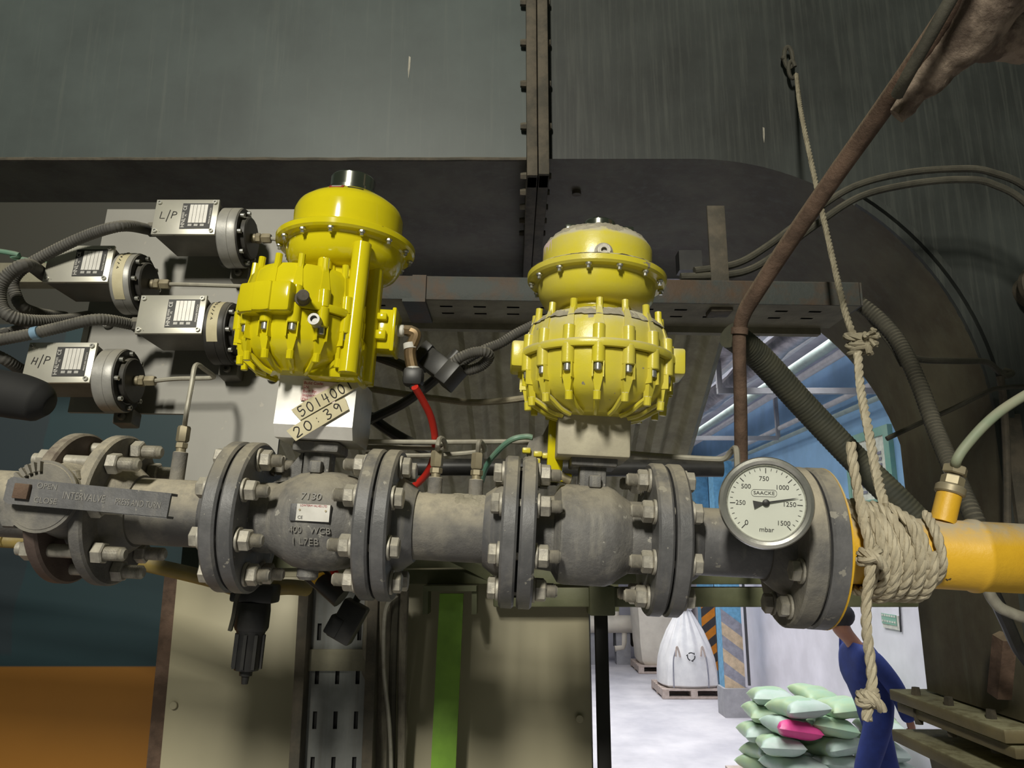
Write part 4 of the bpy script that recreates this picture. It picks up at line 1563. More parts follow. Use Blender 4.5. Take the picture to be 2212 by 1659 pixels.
cd_g = 'ribbed conduits feeding the pressure switches'
d0 = 1.16
cable('ribbed_conduit', 'ribbed grey conduit from the L/P switch sweeping down in the inner loop', [swp(0, -.074, .035, 0)] + path([(265, 488, d0), (190, 508, d0), (110, 545, d0), (50, 580, d0), (28, 608, d0), (33, 636, d0), (50, 664, d0), (90, 678, 1.2), (140, 684, 1.26)]), .0085, m_conduit, 'conduit', 12, .045, .0042, cd_g)
cable('ribbed_conduit', 'ribbed grey conduit from the second switch making the outer loop', [swp(1, -.074, .035, 0)] + path([(60, 572, 1.13), (22, 590, 1.12), (0, 622, 1.12), (2, 660, 1.12), (22, 683, 1.12), (65, 693, 1.14), (130, 693, 1.19), (190, 684, 1.26)]), .0095, m_conduit, 'conduit', 12, .045, .0042, cd_g)
cable('ribbed_conduit', 'ribbed grey conduit from the shiny-lidded switch leaving the picture', [swp(2, -.074, .035, 0)] + path([(212, 690, 1.13), (130, 707, 1.12), (70, 721, 1.11), (0, 734, 1.10), (-60, 745, 1.1), (-300, 800, 1.15), (-700, 1000, 1.3)]), .0085, m_conduit, 'conduit', 12, .045, .0042, cd_g)
cable('ribbed_conduit', 'short ribbed conduit from the H/P switch above the black handle', [swp(3, -.074, .035, 0)] + path([(10, 776, 1.12), (-20, 765, 1.12), (-60, 760, 1.12), (-300, 830, 1.18), (-700, 1030, 1.33)]), .0085, m_conduit, 'conduit', 12, .045, .0042, cd_g)
cable('thin_cable', 'thin dusty cable lying just above the conduit of the shiny-lidded switch', path([(100, 700, 1.16), (50, 706, 1.16), (15, 716, 1.15), (-40, 728, 1.15), (-400, 830, 1.3)]), .0055, m_conduit)
mb = MB()
c0_, c1_ = P(70, 721, 1.11), P(84, 718, 1.11)
mb.cyl(c0_, c1_, .0095, n=12)
mb.build('blue_tape_wrap', m_plastic_blue, label='scrap of blue tape wrapped on the conduit of the shiny-lidded switch', cat='tape')
mb = MB()
mb.box((P(-900, 590, 1.5) + P(330, 602, 1.5)) / 2, ((P(330, 602, 1.5) - P(-900, 590, 1.5)).x, .04, .040), bev=.002)
mb.build('wall_strut', m_tray_b, label='level galvanised strut behind the switches near the conduit loops', cat='strut')
cable('thin_cable', 'thin green cable crossing above the strut at the picture edge', path([(-600, 470, 1.6), (-20, 540, 1.5), (30, 556, 1.5), (90, 566, 1.5), (160, 566, 1.45)]), .005, m_green_t)

# impulse tubes
g_t = 'thin impulse tubes'
cable('impulse_tube', 'thin tube from the L/P switch passing behind the clean actuator', [swp(0, .120, .042, -.012), swp(0, .14, .043, -.016), swp(0, .19, .05, -.03)], .0032, m_tube, 'tube', 8, group=g_t)
cable('impulse_tube', 'straight thin tube from the taped second switch to the clean actuator', [swp(1, .120, .042, -.012), swp(1, .17, .042, -.013), swp(1, .30, .042, -.018)], .0034, m_tube, 'tube', 8, group=g_t)
cable('impulse_tube', 'thin tube from the H/P switch bent sharply down to the left pipe tapping', [swp(3, .120, .042, -.012), P(380, 818, 1.15), P(440, 817, 1.15), P(457, 816, 1.15), P(461, 812, 1.14), P(441, 797, 1.10), P(428, 788, 1.08), P(420, 795, 1.07), P(414, 830, 1.06), P(403, 890, 1.045), PF @ f1], .0034, m_tube, 'tube', 8, group=g_t)
cable('impulse_tube', 'long upper horizontal tube running to the cream bracket', path([(760, 952, 1.13), (805, 954, 1.12), (950, 955, 1.11), (1100, 954, 1.10), (1150, 956, 1.10), (1205, 960, 1.10)]), .0036, m_tube, 'tube', 8, group=g_t)
cable('impulse_tube', 'middle horizontal tube dropping into the first of the two spool tappings', [P(780, 966, 1.13), P(880, 967, 1.13), P(955, 968, 1.12), P(962, 962, 1.08), P(957, 949, 1.06), P(950, 948, 1.05), P(946, 960, 1.035), PF @ f2], .0036, m_tube, 'tube', 8, group=g_t)
cable('impulse_tube', 'lower horizontal tube dropping into the second of the two spool tappings', [P(790, 982, 1.13), P(900, 984, 1.13), P(990, 980, 1.12), P(1040, 974, 1.11), P(1046, 968, 1.08), P(1040, 956, 1.06), P(1034, 957, 1.045), PF @ f3], .0036, m_tube, 'tube', 8, group=g_t)
cable('impulse_tube', 'thin tube with a bent end running from the cream bracket to the gauge', path([(1362, 980, 1.12), (1450, 987, 1.11), (1540, 992, 1.08), (1566, 990, 1.07), (1580, 975, 1.06), (1587, 968, 1.05), (1591, 975, 1.04), (1593, 1010, 1.03), (1596, 1070, 1.02)]), .0042, m_tube, 'tube', 8, group=g_t)

# hoses and plugs between the actuators
cable('red_hose', 'bright red air hose curving down behind the pipe between the actuators', path([(896, 836, 1.06), (915, 868, 1.08), (932, 905, 1.10), (940, 950, 1.12), (936, 990, 1.14), (920, 1025, 1.16), (892, 1052, 1.18), (840, 1090, 1.2), (760, 1150, 1.2), (715, 1205, 1.16), (722, 1235, 1.12), (735, 1252, 1.12)]), .0053, m_red, 'hose', 12)
cable('green_hose', 'thin green hose curling out of the dusty pilot valve', path([(1150, 945, 1.08), (1135, 943, 1.08), (1105, 950, 1.08), (1075, 975, 1.1), (1052, 1005, 1.12), (1040, 1040, 1.14)]), .0042, m_green_t, 'hose', 10)
cable('sagging_rope', 'brown rope sagging between the two actuators', path([(770, 835, 1.2), (880, 852, 1.2), (1000, 868, 1.2), (1060, 868, 1.2), (1120, 862, 1.18), (1180, 852, 1.15)]), .0052, m_rope_d, 'rope', 8)
pg = thing('connector_plug', 'black solenoid connector plug with cable loop between the actuators', 'plug', P(955, 810, 1.12))
R1 = Matrix.Translation(P(945, 790, 1.12)) @ Matrix.Rotation(rad(40), 4, 'Y') @ Matrix.Rotation(rad(-20), 4, 'Z')
MB(R1).box((0, 0, 0), (.040, .03, .032), bev=.003).box((.028, 0, 0), (.022, .034, .036), bev=.002).build('housing', m_black, pg)
MB(R1).box((-.026, 0, 0), (.016, .036, .036), bev=.002).build('flange_cap', m_black, pg)
MB(R1).cyl((.012, 0, .014), (.012, 0, .034), .009, n=14).build('cable_gland', m_black, pg)
MB(R1).cyl((-.034, 0, 0), (-.05, 0, .0), .0025, n=8).build('pin', m_steel, pg)
cable('looped_conduit', 'ribbed conduit looped once between black plug and dusty actuator', path([(970, 795, 1.11), (990, 775, 1.10), (1020, 762, 1.10), (1048, 760, 1.10), (1056, 772, 1.11), (1040, 790, 1.12), (1010, 800, 1.12), (995, 790, 1.13), (1010, 775, 1.13), (1045, 756, 1.13), (1080, 742, 1.13), (1120, 718, 1.13), (1180, 690, 1.13)]), .0075, m_conduit, 'conduit', 12, .07, .0036)
cable('black_cable', 'black cable dropping from the plug behind the polished bracket', path([(945, 815, 1.16), (915, 840, 1.17), (870, 872, 1.18), (820, 897, 1.19), (770, 920, 1.2)]), .0075, m_black)
cable('black_cable', 'black cable reaching the brass elbow from behind the clean actuator', path([(790, 762, 1.18), (830, 775, 1.17), (870, 790, 1.15), (893, 806, 1.14)]), .008, m_black)
cable('black_cable', 'short black cable slanting down beside the polished bracket', path([(800, 900, 1.22), (840, 930, 1.2), (890, 958, 1.2), (930, 975, 1.2)]), .0085, m_black)

# below the pipe: regulator, plugs
rg = thing('air_regulator', 'black air filter regulator hanging below the left flange pair', 'regulator', P(552, 1465, 1.2))
dr_ = 1.2
c = P(553, 1275, dr_)
px = dr_ / FPX
ax = V((-.055, 0, -1)).normalized()
RM = frame(c, V((0, 1, 0)).cross(-ax).normalized() * 1, V((0, 1, 0)), -ax)
mb = MB(RM)
mb.box((0, 0, -.004), (.066, .045, .028), bev=.004)
mb.cyl((-.02, 0, .012), (-.02, 0, .03), .012)
mb.build('head', m_black, rg)
mb = MB(RM)
mb.lathe([(.025, -.018), (.0265, -.03), (.0265, -.055), (.024, -.060)], None, 12)
mb.build('bonnet', m_black, rg)
mb = MB(RM)
mb.lathe([(.0225, -.06), (.0205, -.066), (.0205, -.112), (.018, -.118), (.010, -.119)], None, 24)
for k in range(8):
    t = rad(45 * k)
    mb.box((.0205 * math.cos(t), .0205 * math.sin(t), -.09), (.005, .006, .05), None)
mb.build('bowl_guard', m_black, rg)
mb = MB(RM)
mb.lathe([(.010, -.119), (.0095, -.126), (.006, -.127), (.005, -.138), (0, -.138)], None, 14)
mb.build('drain_cock', m_black, rg)
MB().tube(path([(516, 1278, 1.16), (510, 1300, 1.16), (505, 1330, 1.16), (497, 1362, 1.16)]), .004, 4).build('tag_strip', m_hose_d, label='frayed brown strip dangling beside the air regulator', cat='strip')
cable('brown_pipe', 'thin brown pipe feeding the air regulator from the picture edge', path([(-900, 1090, 1.5), (-80, 1158, 1.37), (0, 1167, 1.36), (60, 1172, 1.36), (200, 1195, 1.33), (330, 1222, 1.3), (450, 1250, 1.26), (525, 1272, 1.22), (620, 1268, 1.24), (660, 1272, 1.3)]), .0125, m_tan_pipe, 'pipe', 14)
MB().tube(path([(672, 1235, 1.14), (700, 1258, 1.13), (738, 1292, 1.12)]), .0155, 12, False).build('rubber_sleeve', m_black, label='black rubber sleeve slanting below the nameplate valve', cat='sleeve')
MB().tube(path([(668, 1226, 1.14), (690, 1250, 1.12)]), .011, 8, False).build('yellow_tape_end', m_ypipe, label='torn yellow tape end on the black sleeve', cat='tape')
R2 = Matrix.Translation(P(752, 1342, 1.2)) @ Matrix.Rotation(rad(28), 4, 'Y')
mb = MB(R2)
mb.box((0, 0, 0), (.040, .034, .062), bev=.004)
mb.box((-.014, -.004, -.014), (.022, .03, .030), bev=.003)
mb.build('hanging_plug', m_black, label='black connector plug dangling in front of the upright slotted tray', cat='plug')

cable('black_cable', 'black cable holding the dangling connector plug', path([(757, 1328, 1.2), (776, 1285, 1.22), (800, 1250, 1.25), (830, 1215, 1.3), (880, 1180, 1.4)]), .006, m_black)
# foreground handle at the picture edge
mb = MB()
mb.tube(path([(-900, 640, .60), (-400, 760, .60), (-140, 820, .60), (-40, 842, .60), (40, 856, .60), (85, 868, .60), (108, 877, .60)]), [.019, .019, .019, .0185, .018, .016, .008], 16)
mb.build('rubber_grip', m_gasket, label='black rubber grip end poking in from the picture edge below H/P', cat='grip')

# ================================================================ ROPE, RUSTY PIPE, HOSES ON THE DUCT SIDE
hk = PY(1700, 130, DY - .02)
mb = MB()
pts = [hk + V((.012 * math.cos(t), -.012, .034 * math.sin(t))) for t in [rad(q) for q in range(0, 361, 30)]]
mb.tube(pts, .0065, 8)
pts = [hk + V((.004 + .010 * math.cos(t), -.02, -.045 + .028 * math.sin(t))) for t in [rad(q) for q in range(20, 330, 30)]]
mb.tube(pts, .0055, 8)
mb.tube([hk + V((0, .025, .02)), hk + V((-.016, -.01, .0)), hk + V((-.012, -.016, -.004))], .006, 8)
mb.build('duct_hook', m_hose_d, label='rusty eye hook on the duct face holding the rope', cat='hook')
rp = thing('hanging_rope', 'pale twisted rope strung from duct hook to yellow pipe, knotted midway', 'rope', pp(1890, 1085, -.02))
kn = P(1852, 742, 1.30)
top_r = hk + V((.012, -.028, -.066))
pts = [top_r]
for u, v, d in ((1730, 240, 1.95), (1760, 385, 1.75), (1790, 520, 1.58), (1825, 670, 1.38)):
    pts.append(P(u, v, d))
pts.append(kn)
mb = MB()
rope_mb(mb, pts, .0062)
mb.build('upper_strand', m_rope_d, rp)
mb = MB()
rope_mb(mb, [kn, P(1858, 830, 1.24), P(1876, 930, 1.15), P(1893, 1020, 1.08), P(1906, 1075, 1.02), pp(1915, 1095, -.02), pp(1925, 1100, .03)], .0072)
mb.build('lower_strand', m_rope, rp)
mb = MB()
for k in range(3):
    ctr = kn + V((.002 * k, 0, .012 - .012 * k))
    rope_mb(mb, [ctr + V((.016 * math.cos(rad(q)), .016 * math.sin(rad(q)), .006 * math.sin(rad(q + 60 * k)))) for q in range(0, 361, 40)], .0068)
for e in ((1888, 712), (1898, 725), (1894, 745), (1880, 765), (1870, 722)):
    rope_mb(mb, [kn + V((.008, -.005, 0)), P((1862 + e[0]) / 2 + 4, (742 + e[1]) / 2 - 4, 1.28), P(e[0], e[1], 1.27)], .0060)
mb.build('knot', m_rope_d, rp)
cr = thing('rope_coil', 'pale rope wound many times around the yellow pipe with knotted hanging tail', 'rope', pp(1920, 1270, 0))
mb = MB(PF)
x0_, x1_ = .447, .520
pts = []
for q in range(0, 10 * 360 + 1, 20):
    t = q / 3600
    rr = .0515 + .004 * math.sin(t * 31) + (.008 if .15 < t < .35 else 0)
    x = x0_ + (x1_ - x0_) * t + .010 * math.cos(rad(q + 60)) + .004 * math.sin(t * 50)
    pts.append((x, -rr * math.cos(rad(q)), rr * math.sin(rad(q))))
rope_mb(mb, pts, .0068, sm=False)
pts = []
for q in range(40, 4 * 360 + 1, 20):
    t = q / 1440
    pts.append((.452 + .062 * t + .016 * math.cos(rad(q + 50)), -.060 * math.cos(rad(q)), .060 * math.sin(rad(q))))
rope_mb(mb, pts, .0066, sm=False)
mb.build('wound_turns', m_rope, cr)
mb = MB()
rope_mb(mb, [pp(2000, 1110, -.02), pp(2022, 1150, -.055), pp(2034, 1200, -.055), pp(2034, 1230, -.045), pp(2020, 1255, -.02), pp(2015, 1240, .03)], .0066)
rope_mb(mb, [pp(1925, 1095, -.035), pp(1965, 1130, -.058), pp(1985, 1180, -.06), pp(2005, 1225, -.05), pp(2010, 1262, -.01)], .0062)
mb.build('loose_loop', m_rope, cr)
mb = MB()
tail = [pp(1838, 958, -.06), pp(1844, 1010, -.07), pp(1855, 1070, -.07), pp(1866, 1130, -.07), pp(1876, 1165, -.075), pp(1880, 1200, -.075), pp(1879, 1240, -.075), pp(1872, 1290, -.07),
        pp(1872, 1360, -.065), pp(1879, 1420, -.06), pp(1884, 1470, -.06), pp(1880, 1505, -.06), pp(1874, 1535, -.06), pp(1872, 1556, -.06)]
rope_mb(mb, tail, .0066)
mb.build('tail', m_rope, cr)
for (u, v, s_) in ((1881, 1205, 1.15), (1878, 1511, 1.)):
    mb = MB()
    c = pp(u, v, -.072 if v < 1300 else -.06)
    for k in range(2):
        tl_ = Matrix.Rotation(rad(35 - 70 * k), 4, 'Y')
        rope_mb(mb, [c + V(tl_ @ V((.0105 * s_ * math.cos(rad(q)), .0105 * s_ * math.sin(rad(q)), .003 * k))) for q in range(0, 361, 45)], .0066)
    rope_mb(mb, [c + V((-.008, -.008, .008)), c + V((.002, -.014, 0)), c + V((.011, -.008, -.010))], .0062)
    mb.build('knot', m_rope, cr)

# rusty pipe
rpipe = thing('rusty_pipe', 'rusty bent pipe rising past the rope to a crusted lagged end', 'pipe', P(1598, 1090, 1.3))
mb = MB()
mb.tube(path([(1602, 1150, 1.32), (1600, 900, 1.32), (1597, 760, 1.32), (1598, 712, 1.32), (1606, 680, 1.31), (1625, 645, 1.30), (1700, 530, 1.25), (1800, 385, 1.18), (1900, 245, 1.10), (1990, 115, 1.02), (2120, -80, .95)]), [.0112, .0112, .0118, .0135, .0140, .0140, .0135], 16)
mb.build('pipe', m_rust, rpipe)
mb = MB()
mb.cyl(P(1598, 708, 1.32), P(1597, 722, 1.32), .0145, n=16)
mb.build('weld_collar', m_rust, rpipe)


def crust(mb, seed, amp, sc):
    for v in mb.bm.verts:
        n = noise.noise_vector(v.co * sc + V((seed, 0, 0))) + noise.noise_vector(v.co * sc * 3.1) * .4
        v.co += n * amp
    return mb


mb = MB()
mb.tube(path([(1934, 246, 1.06), (1968, 212, 1.05), (2022, 150, 1.03), (2085, 75, 1.0), (2150, -20, .97), (2220, -130, .95), (2420, -420, .92), (2700, -800, .9)]), [.013, .027, .038, .046, .051, .054, .056, .058, .058, .058, .058], 26, True, .006)
mb.tube(path([(2075, 80, 1.02), (2140, 72, 1.02), (2212, 70, 1.03), (2330, 66, 1.05), (2900, 60, 1.15)]), [.034, .044, .044, .044], 22, True, .006)
crust(mb, 3., .006, 34)
mb.build('lagging', m_mud, rpipe, 'crusted pale brown lagging')
mb = MB()
mb.tube(path([(1938, 205, 1.03), (1962, 160, 1.0), (2005, 85, .97), (2060, -12, .94), (2100, -80, .92)]), .0082, 12)
mb.build('clipped_tube', m_hose_d, rpipe)

cable('ribbed_hose', 'thick dark ribbed hose slanting down from the rusty pipe across the hall view', path([(1580, 724, 1.362), (1640, 772, 1.40), (1740, 880, 1.42), (1840, 985, 1.40), (1925, 1068, 1.36), (1990, 1135, 1.34)]), .0245, m_hose, 'hose', 16, .018, .007)
cable('flexible_hose', 'dusty ribbed hose hanging from the tray end down behind the yellow pipe', path([(1856, 655, 1.72), (1900, 690, 1.70), (1945, 745, 1.66), (1985, 830, 1.6), (2022, 930, 1.54), (2060, 1020, 1.46), (2100, 1110, 1.38), (2130, 1180, 1.36)]), .0165, m_hose_d, 'hose', 12, .05, .008)
cable('thin_cable', 'thin cable running close along the dusty ribbed hose', path([(1848, 655, 1.74), (1880, 690, 1.72), (1925, 745, 1.68), (1950, 790, 1.66)]), .006, m_hose_d)
cable('black_cable', 'upper of two dark cables arching over the duct elbow', path([(1500, 585, 1.72), (1590, 570, 1.74), (1660, 530, 1.78), (1740, 470, 1.82), (1840, 405, 1.85), (1950, 375, 1.87), (2060, 365, 1.87), (2140, 372, 1.87), (2240, 425, 1.87), (2400, 620, 1.9), (2450, 1000, 1.95)]), .0085, m_hose_d)
cable('black_cable', 'lower of two dark cables arching over the duct elbow', path([(1470, 598, 1.72), (1600, 589, 1.73), (1684, 544, 1.77), (1755, 491, 1.80), (1853, 427, 1.84), (1960, 399, 1.86), (2070, 388, 1.86), (2145, 398, 1.86), (2232, 456, 1.86), (2370, 650, 1.9), (2408, 1000, 1.95)]), .0085, m_hose_d)
vc = path([(2160, 812, 1.93), (2168, 870, 1.93), (2175, 1000, 1.93), (2176, 1160, 1.93)])
cable('tied_cable', 'thin cable tied round the duct edge and running to the ribbed hose', path([(1960, 770, 1.66), (2000, 778, 1.70), (2080, 780, 1.78), (2130, 782, 1.86), (2155, 800, 1.92), (2172, 812, 1.93), (2186, 806, 1.95), (2170, 800, 1.97)]), .0075, m_hose_d)
cable('edge_cable', 'dark cable running straight down the duct edge below the tied cable', vc, .009, m_duct_edge)
cable('thin_cable', 'thin slanting cable rising along the elbow soffit to the picture edge', path([(1915, 948, 1.9), (1985, 915, 1.9), (2060, 882, 1.9), (2130, 848, 1.9), (2165, 838, 1.9), (2260, 834, 1.9), (2700, 830, 1.9)]), .006, m_hose_d)
cable('green_tube', 'pale green tube curving up from the yellow branch fitting', [bend, P(2066, 995, 1.02), P(2085, 965, 1.02), P(2130, 915, 1.02), P(2180, 875, 1.03), P(2260, 830, 1.04), P(2400, 770, 1.06), P(2700, 720, 1.1)], .0065, m_dull_green, 'tube', 12)
cable('pale_hose', 'pale hose curling out below the yellow pipe at the picture edge', path([(2130, 1262, 1.5), (2145, 1295, 1.5), (2175, 1320, 1.5), (2260, 1340, 1.5), (2500, 1340, 1.5)]), .011, m_tube, 'hose', 12)
mb = MB()
a, b_ = P(2190, 1340, 1.86), P(2155, 1500, 1.9)
mb.tube([P(2172, 1375, 1.9), P(2160, 1500, 1.93)], .028, 5, False)
mb.build('rusty_stiffener', m_rust, label='rusty stub of angle iron at the duct foot below the pale hose', cat='bracket')
mb = MB()
mb.tube(path([(2140, 1270, 1.6), (2175, 1345, 1.65), (2200, 1400, 1.7), (2230, 1440, 1.7)]), .014, 10)
mb.build('black_hose', m_black, label='dark hose slanting behind the pale hose at the picture edge', cat='hose')

# ================================================================ FAR HALL
def P0(u, v):
    """floor point"""
    r = ray(u, v)
    return CAM + r * (-CAM.z / r.z)


def pallet(label, c, w, l, rz=0):
    M = Matrix.Translation(c) @ Matrix.Rotation(rz, 4, 'Z')
    t = thing('pallet', label, 'pallet', M=M)
    for k in range(3):
        MB(M).box((0, -l / 2 + .05 + k * (l - .1) / 2, .02), (w, .1, .03)).build('bottom_board', m_wood, t)
    for k in range(3):
        MB(M).box((-w / 2 + .05 + k * (w - .1) / 2, 0, .075), (.1, l, .08)).build('stringer', m_wood, t)
    for k in range(6):
        MB(M).box((0, -l / 2 + .07 + k * (l - .14) / 5, .127), (w, .12, .025)).build('top_board', m_wood, t)
    return t


cb = P0(1500, 1510) + V((0, .45, 0))
pallet('pale wooden pallet under the tied white bulk bag', cb, .95, .95)
bg = thing('bulk_bag', 'white bulk bag tied at the neck with recycling mark on a pallet', 'bag', cb + V((0, 0, .14)))
mb = MB(Matrix.Translation(cb + V((0, 0, .14))))
vs, fs, nu = [], [], 64
pr = [(.40, 0), (.455, .04), (.455, .22), (.43, .40), (.37, .58), (.27, .80), (.16, 1.0), (.09, 1.12), (.085, 1.16), (.14, 1.24), (.17, 1.42)]
for r, z in pr:
    sq = max(0, 1 - z / .8)
    for k in range(nu):
        a = 2 * math.pi * k / nu
        s_ = 1 / max(abs(math.cos(a)), abs(math.sin(a)))
        fold = 1 + (.09 * math.cos(13 * a) * min(1, max(0, (z - .35)) / .4))
        q = r * (1 + (s_ - 1) * .45 * sq) * fold
        vs.append((q * math.cos(a), q * math.sin(a), z))
for i in range(len(pr) - 1):
    for k in range(nu):
        l = (k + 1) % nu
        fs.append((i * nu + k, i * nu + l, (i + 1) * nu + l, (i + 1) * nu + k))
fs += [list(range(nu))[::-1], [(len(pr) - 1) * nu + k for k in range(nu)]]
mb.add(vs, fs)
mb.build('sack', m_bag, bg)
mb = MB(Matrix.Translation(cb + V((0, 0, .14))))
rope_mb(mb, [(.115 * math.cos(rad(q)), .115 * math.sin(rad(q)), 1.13 + .01 * math.sin(rad(3 * q))) for q in range(0, 361, 30)], .02)
mb.build('neck_tie', m_bag, bg)
mb = MB(Matrix.Translation(cb + V((0, 0, .14))))
for x in (-.30, .22):
    mb.tube([(x, -.47, .02), (x, -.475, .2), (x * .95, -.45, .42), (x * .8, -.42, .55)], .010, 6)
mb.build('seam', m_hz_grey, bg)
mb = MB(Matrix.Translation(cb + V((0, 0, .14))))
for x in (-.22, .16):
    mb.tube([(x - .03, -.44, .46), (x, -.43, .60), (x + .04, -.44, .45)], .014, 6)
mb.build('lifting_loop', m_wood, bg)
FMb = facing(cb + V((-.02, -.462, .14 + .46)), (1, 0, 0), (0, .12, 1))
mb = MB(FMb)
for k in range(3):
    a0 = 90 + 120 * k
    mb.tube([(.055 * math.cos(rad(a0 + q)), .055 * math.sin(rad(a0 + q)), .0) for q in range(-42, 43, 14)], .009, 6)
    mb.tube([(.072 * math.cos(rad(a0 - 40)), .072 * math.sin(rad(a0 - 40)), 0), (.055 * math.cos(rad(a0 - 62)), .055 * math.sin(rad(a0 - 62)), 0)], .009, 6, False)
mb.build('recycling_mark', m_hz_black, bg)
# second bag
cb2 = P0(1440, 1456) + V((0, .5, 0))
pallet('low wooden pallet under the plump cream bulk bag', cb2, 1.0, 1.0)
bg2 = thing('bulk_bag', 'plump cream bulk bag with blue strap standing behind the tied white one', 'bag', cb2 + V((0, 0, .14)))
mb = MB(Matrix.Translation(cb2 + V((0, 0, .14))))
vs, fs = [], []
pr = [(.42, 0), (.47, .08), (.50, .4), (.52, .75), (.53, 1.05), (.50, 1.25), (.40, 1.33), (.0, 1.36)]
for r, z in pr:
    for k in range(nu):
        a = 2 * math.pi * k / nu
        s_ = 1 / max(abs(math.cos(a)), abs(math.sin(a)))
        q = r * (1 + (s_ - 1) * .6) * (1 + .012 * math.cos(9 * a + z * 7))
        vs.append((q * math.cos(a), q * math.sin(a), z))
for i in range(len(pr) - 1):
    for k in range(nu):
        l = (k + 1) % nu
        fs.append((i * nu + k, i * nu + l, (i + 1) * nu + l, (i + 1) * nu + k))
fs.append(list(range(nu))[::-1])
mb.add(vs, fs)
mb.build('sack', m_bag_c, bg2)
mb = MB(Matrix.Translation(cb2 + V((0, 0, .14))))
mb.tube([(.12, -.60, 1.2), (.15, -.62, .9), (.17, -.60, .6), (.26, -.57, .35)], .02, 6)
mb.build('strap', m_hz_grey, bg2, 'blue-grey lifting strap')
# bag-side wheel
c = P0(1378, 1440)
mb = MB()
mb.lathe([(.05, -.04), (.15, -.05), (.19, -.03), (.19, .03), (.15, .05), (.05, .04)], Matrix.Translation(c + V((0, .5, .5))) @ RX, 24)
mb.build('hose_reel', m_hose_d, label='small round hose reel beside the plump cream bulk bag', cat='reel')
# white process pipe with valve
wp = thing('process_pipe', 'fat white insulated pipe with small red-handled drain valve by the far wall', 'pipe', P0(1330, 1445))
D = 15.9
a, b_ = PY(1270, 1348, D), PY(1372, 1348, D)
MB().cyl(a, b_, .17, n=24).build('insulated_pipe', m_bag_c, wp)
MB().cyl(PY(1330, 1300, D), PY(1330, 1335, D), .07, n=14).build('riser', m_bag_c, wp)
MB().tube([PY(1348, 1355, D), PY(1348, 1388, D), PY(1345, 1398, D), PY(1328, 1400, D)], .07, 12, False).build('drain_pipe', m_bag_c, wp)
MB().cyl(PY(1330, 1365, D), PY(1330, 1395, D), .05, n=12).build('drain_valve', m_hz_black, wp)
MB().tube([PY(1331, 1350, D), PY(1331, 1378, D)], .035, 6, False).build('valve_handle', m_red, wp, 'red valve handle')
for u in (1290, 1352):
    q = P0(u, 1440)
    MB().box((q.x, D + .1, .45), (.28, .3, .9)).build('pier', m_conc, wp)


def column(label, u0, u1, Y, cols, base_h, name, zb0, tilt):
    x0, x1 = PY(u0, 1400, Y).x, PY(u1, 1400, Y).x
    xc = (x0 + x1) / 2
    w = x1 - x0
    t = thing(name, label, 'column', (xc, Y, 0))
    zt_ = 3.4
    MB().box((xc, Y + w / 2 + .02, zt_ / 2 + base_h / 2), (w, w, zt_ - base_h)).build('shaft', m_hz_blue, t)
    z = zb0
    pitch = w * .62
    k = 0
    while z < 1.35:
        c_ = cols[k % len(cols)]
        z1 = min(z + pitch, 1.42)
        dz = w * tilt
        q = [(xc - w / 2, Y + .012, z), (xc + w / 2, Y + .012, max(zb0, z + dz)), (xc + w / 2, Y + .012, min(1.5, z1 + dz)), (xc - w / 2, Y + .012, z1)]
        q = [(x, y, max(zb0, min(1.5, zz))) for x, y, zz in q]
        mb = MB()
        mb.add(q + [(x, y + .012, zz) for x, y, zz in q], [(0, 1, 2, 3), (7, 6, 5, 4), (0, 4, 5, 1), (1, 5, 6, 2), (2, 6, 7, 3), (3, 7, 4, 0)])
        mb.build('hazard_stripe', c_, t)
        z = z1
        k += 1
    if base_h:
        MB().box((xc, Y + w / 2 - .02, base_h / 2), (w * 1.25, w * 1.3, base_h)).build('plinth', m_conc, t)
    return t


column('orange and black hazard-striped column behind the tied white bag', 1519, 1549, 13.2, (m_orange, m_hz_black), 0, 'hazard_column', .1, .75)
column('faded tan and grey hazard-striped column on a concrete plinth', 1562, 1606, 10.9, (m_hz_tan, m_hz_grey), .36, 'hazard_column', .36, -.75)
q = PY(1556, 1400, 11.6)
MB().box((q.x, 11.6, 1.7), (.045, .05, 3.4)).build('downpipe', m_hz_black, label='dark thin pipe between the two hazard-striped columns', cat='pipe')
q = PY(1612, 1400, 10.9)
MB().box((q.x, 10.86, 1.9), (.03, .03, 3.0)).build('cable_duct', m_hz_black, label='thin dark conduit on the far side of the faded striped column', cat='conduit')

# sign on the white wall and strut line
q0_, q1_ = 1909, 1944


def on_wall(u, v):
    r = ray(u, v)
    t = WX / r.x
    return CAM + r * t


a, b_ = on_wall(1908, 1325), on_wall(1947, 1362)
sg = thing('wall_sign', 'small green and white safety sign on the white hall wall', 'sign', (WX - .01, (a.y + b_.y) / 2, b_.z))
MB().box((WX - .008, (a.y + b_.y) / 2, (a.z + b_.z) / 2), (.012, abs(a.y - b_.y), a.z - b_.z)).build('panel', m_white_t, sg)
MB().box((WX - .016, (a.y + b_.y) / 2 + .02, (a.z + b_.z) / 2 + .02), (.006, abs(a.y - b_.y) * .9, (a.z - b_.z) * .74)).build('green_field', m_green_f, sg)
mb = MB()
for k in range(2):
    for j in range(6):
        mb.box((WX - .020, (a.y + b_.y) / 2 + .02 + (j - 2.5) * .045, (a.z + b_.z) / 2 + .05 - k * .05), (.003, .03, .016))
mb.build('lettering', m_white_t, sg)
a = on_wall(1949, 1312)
b_ = on_wall(1949, 1365)
MB().cyl((WX - .012, a.y, a.z + .2), (WX - .012, b_.y, b_.z), .008, n=8).build('wall_conduit', m_hz_black, label='thin dark conduit running down beside the green sign', cat='conduit')

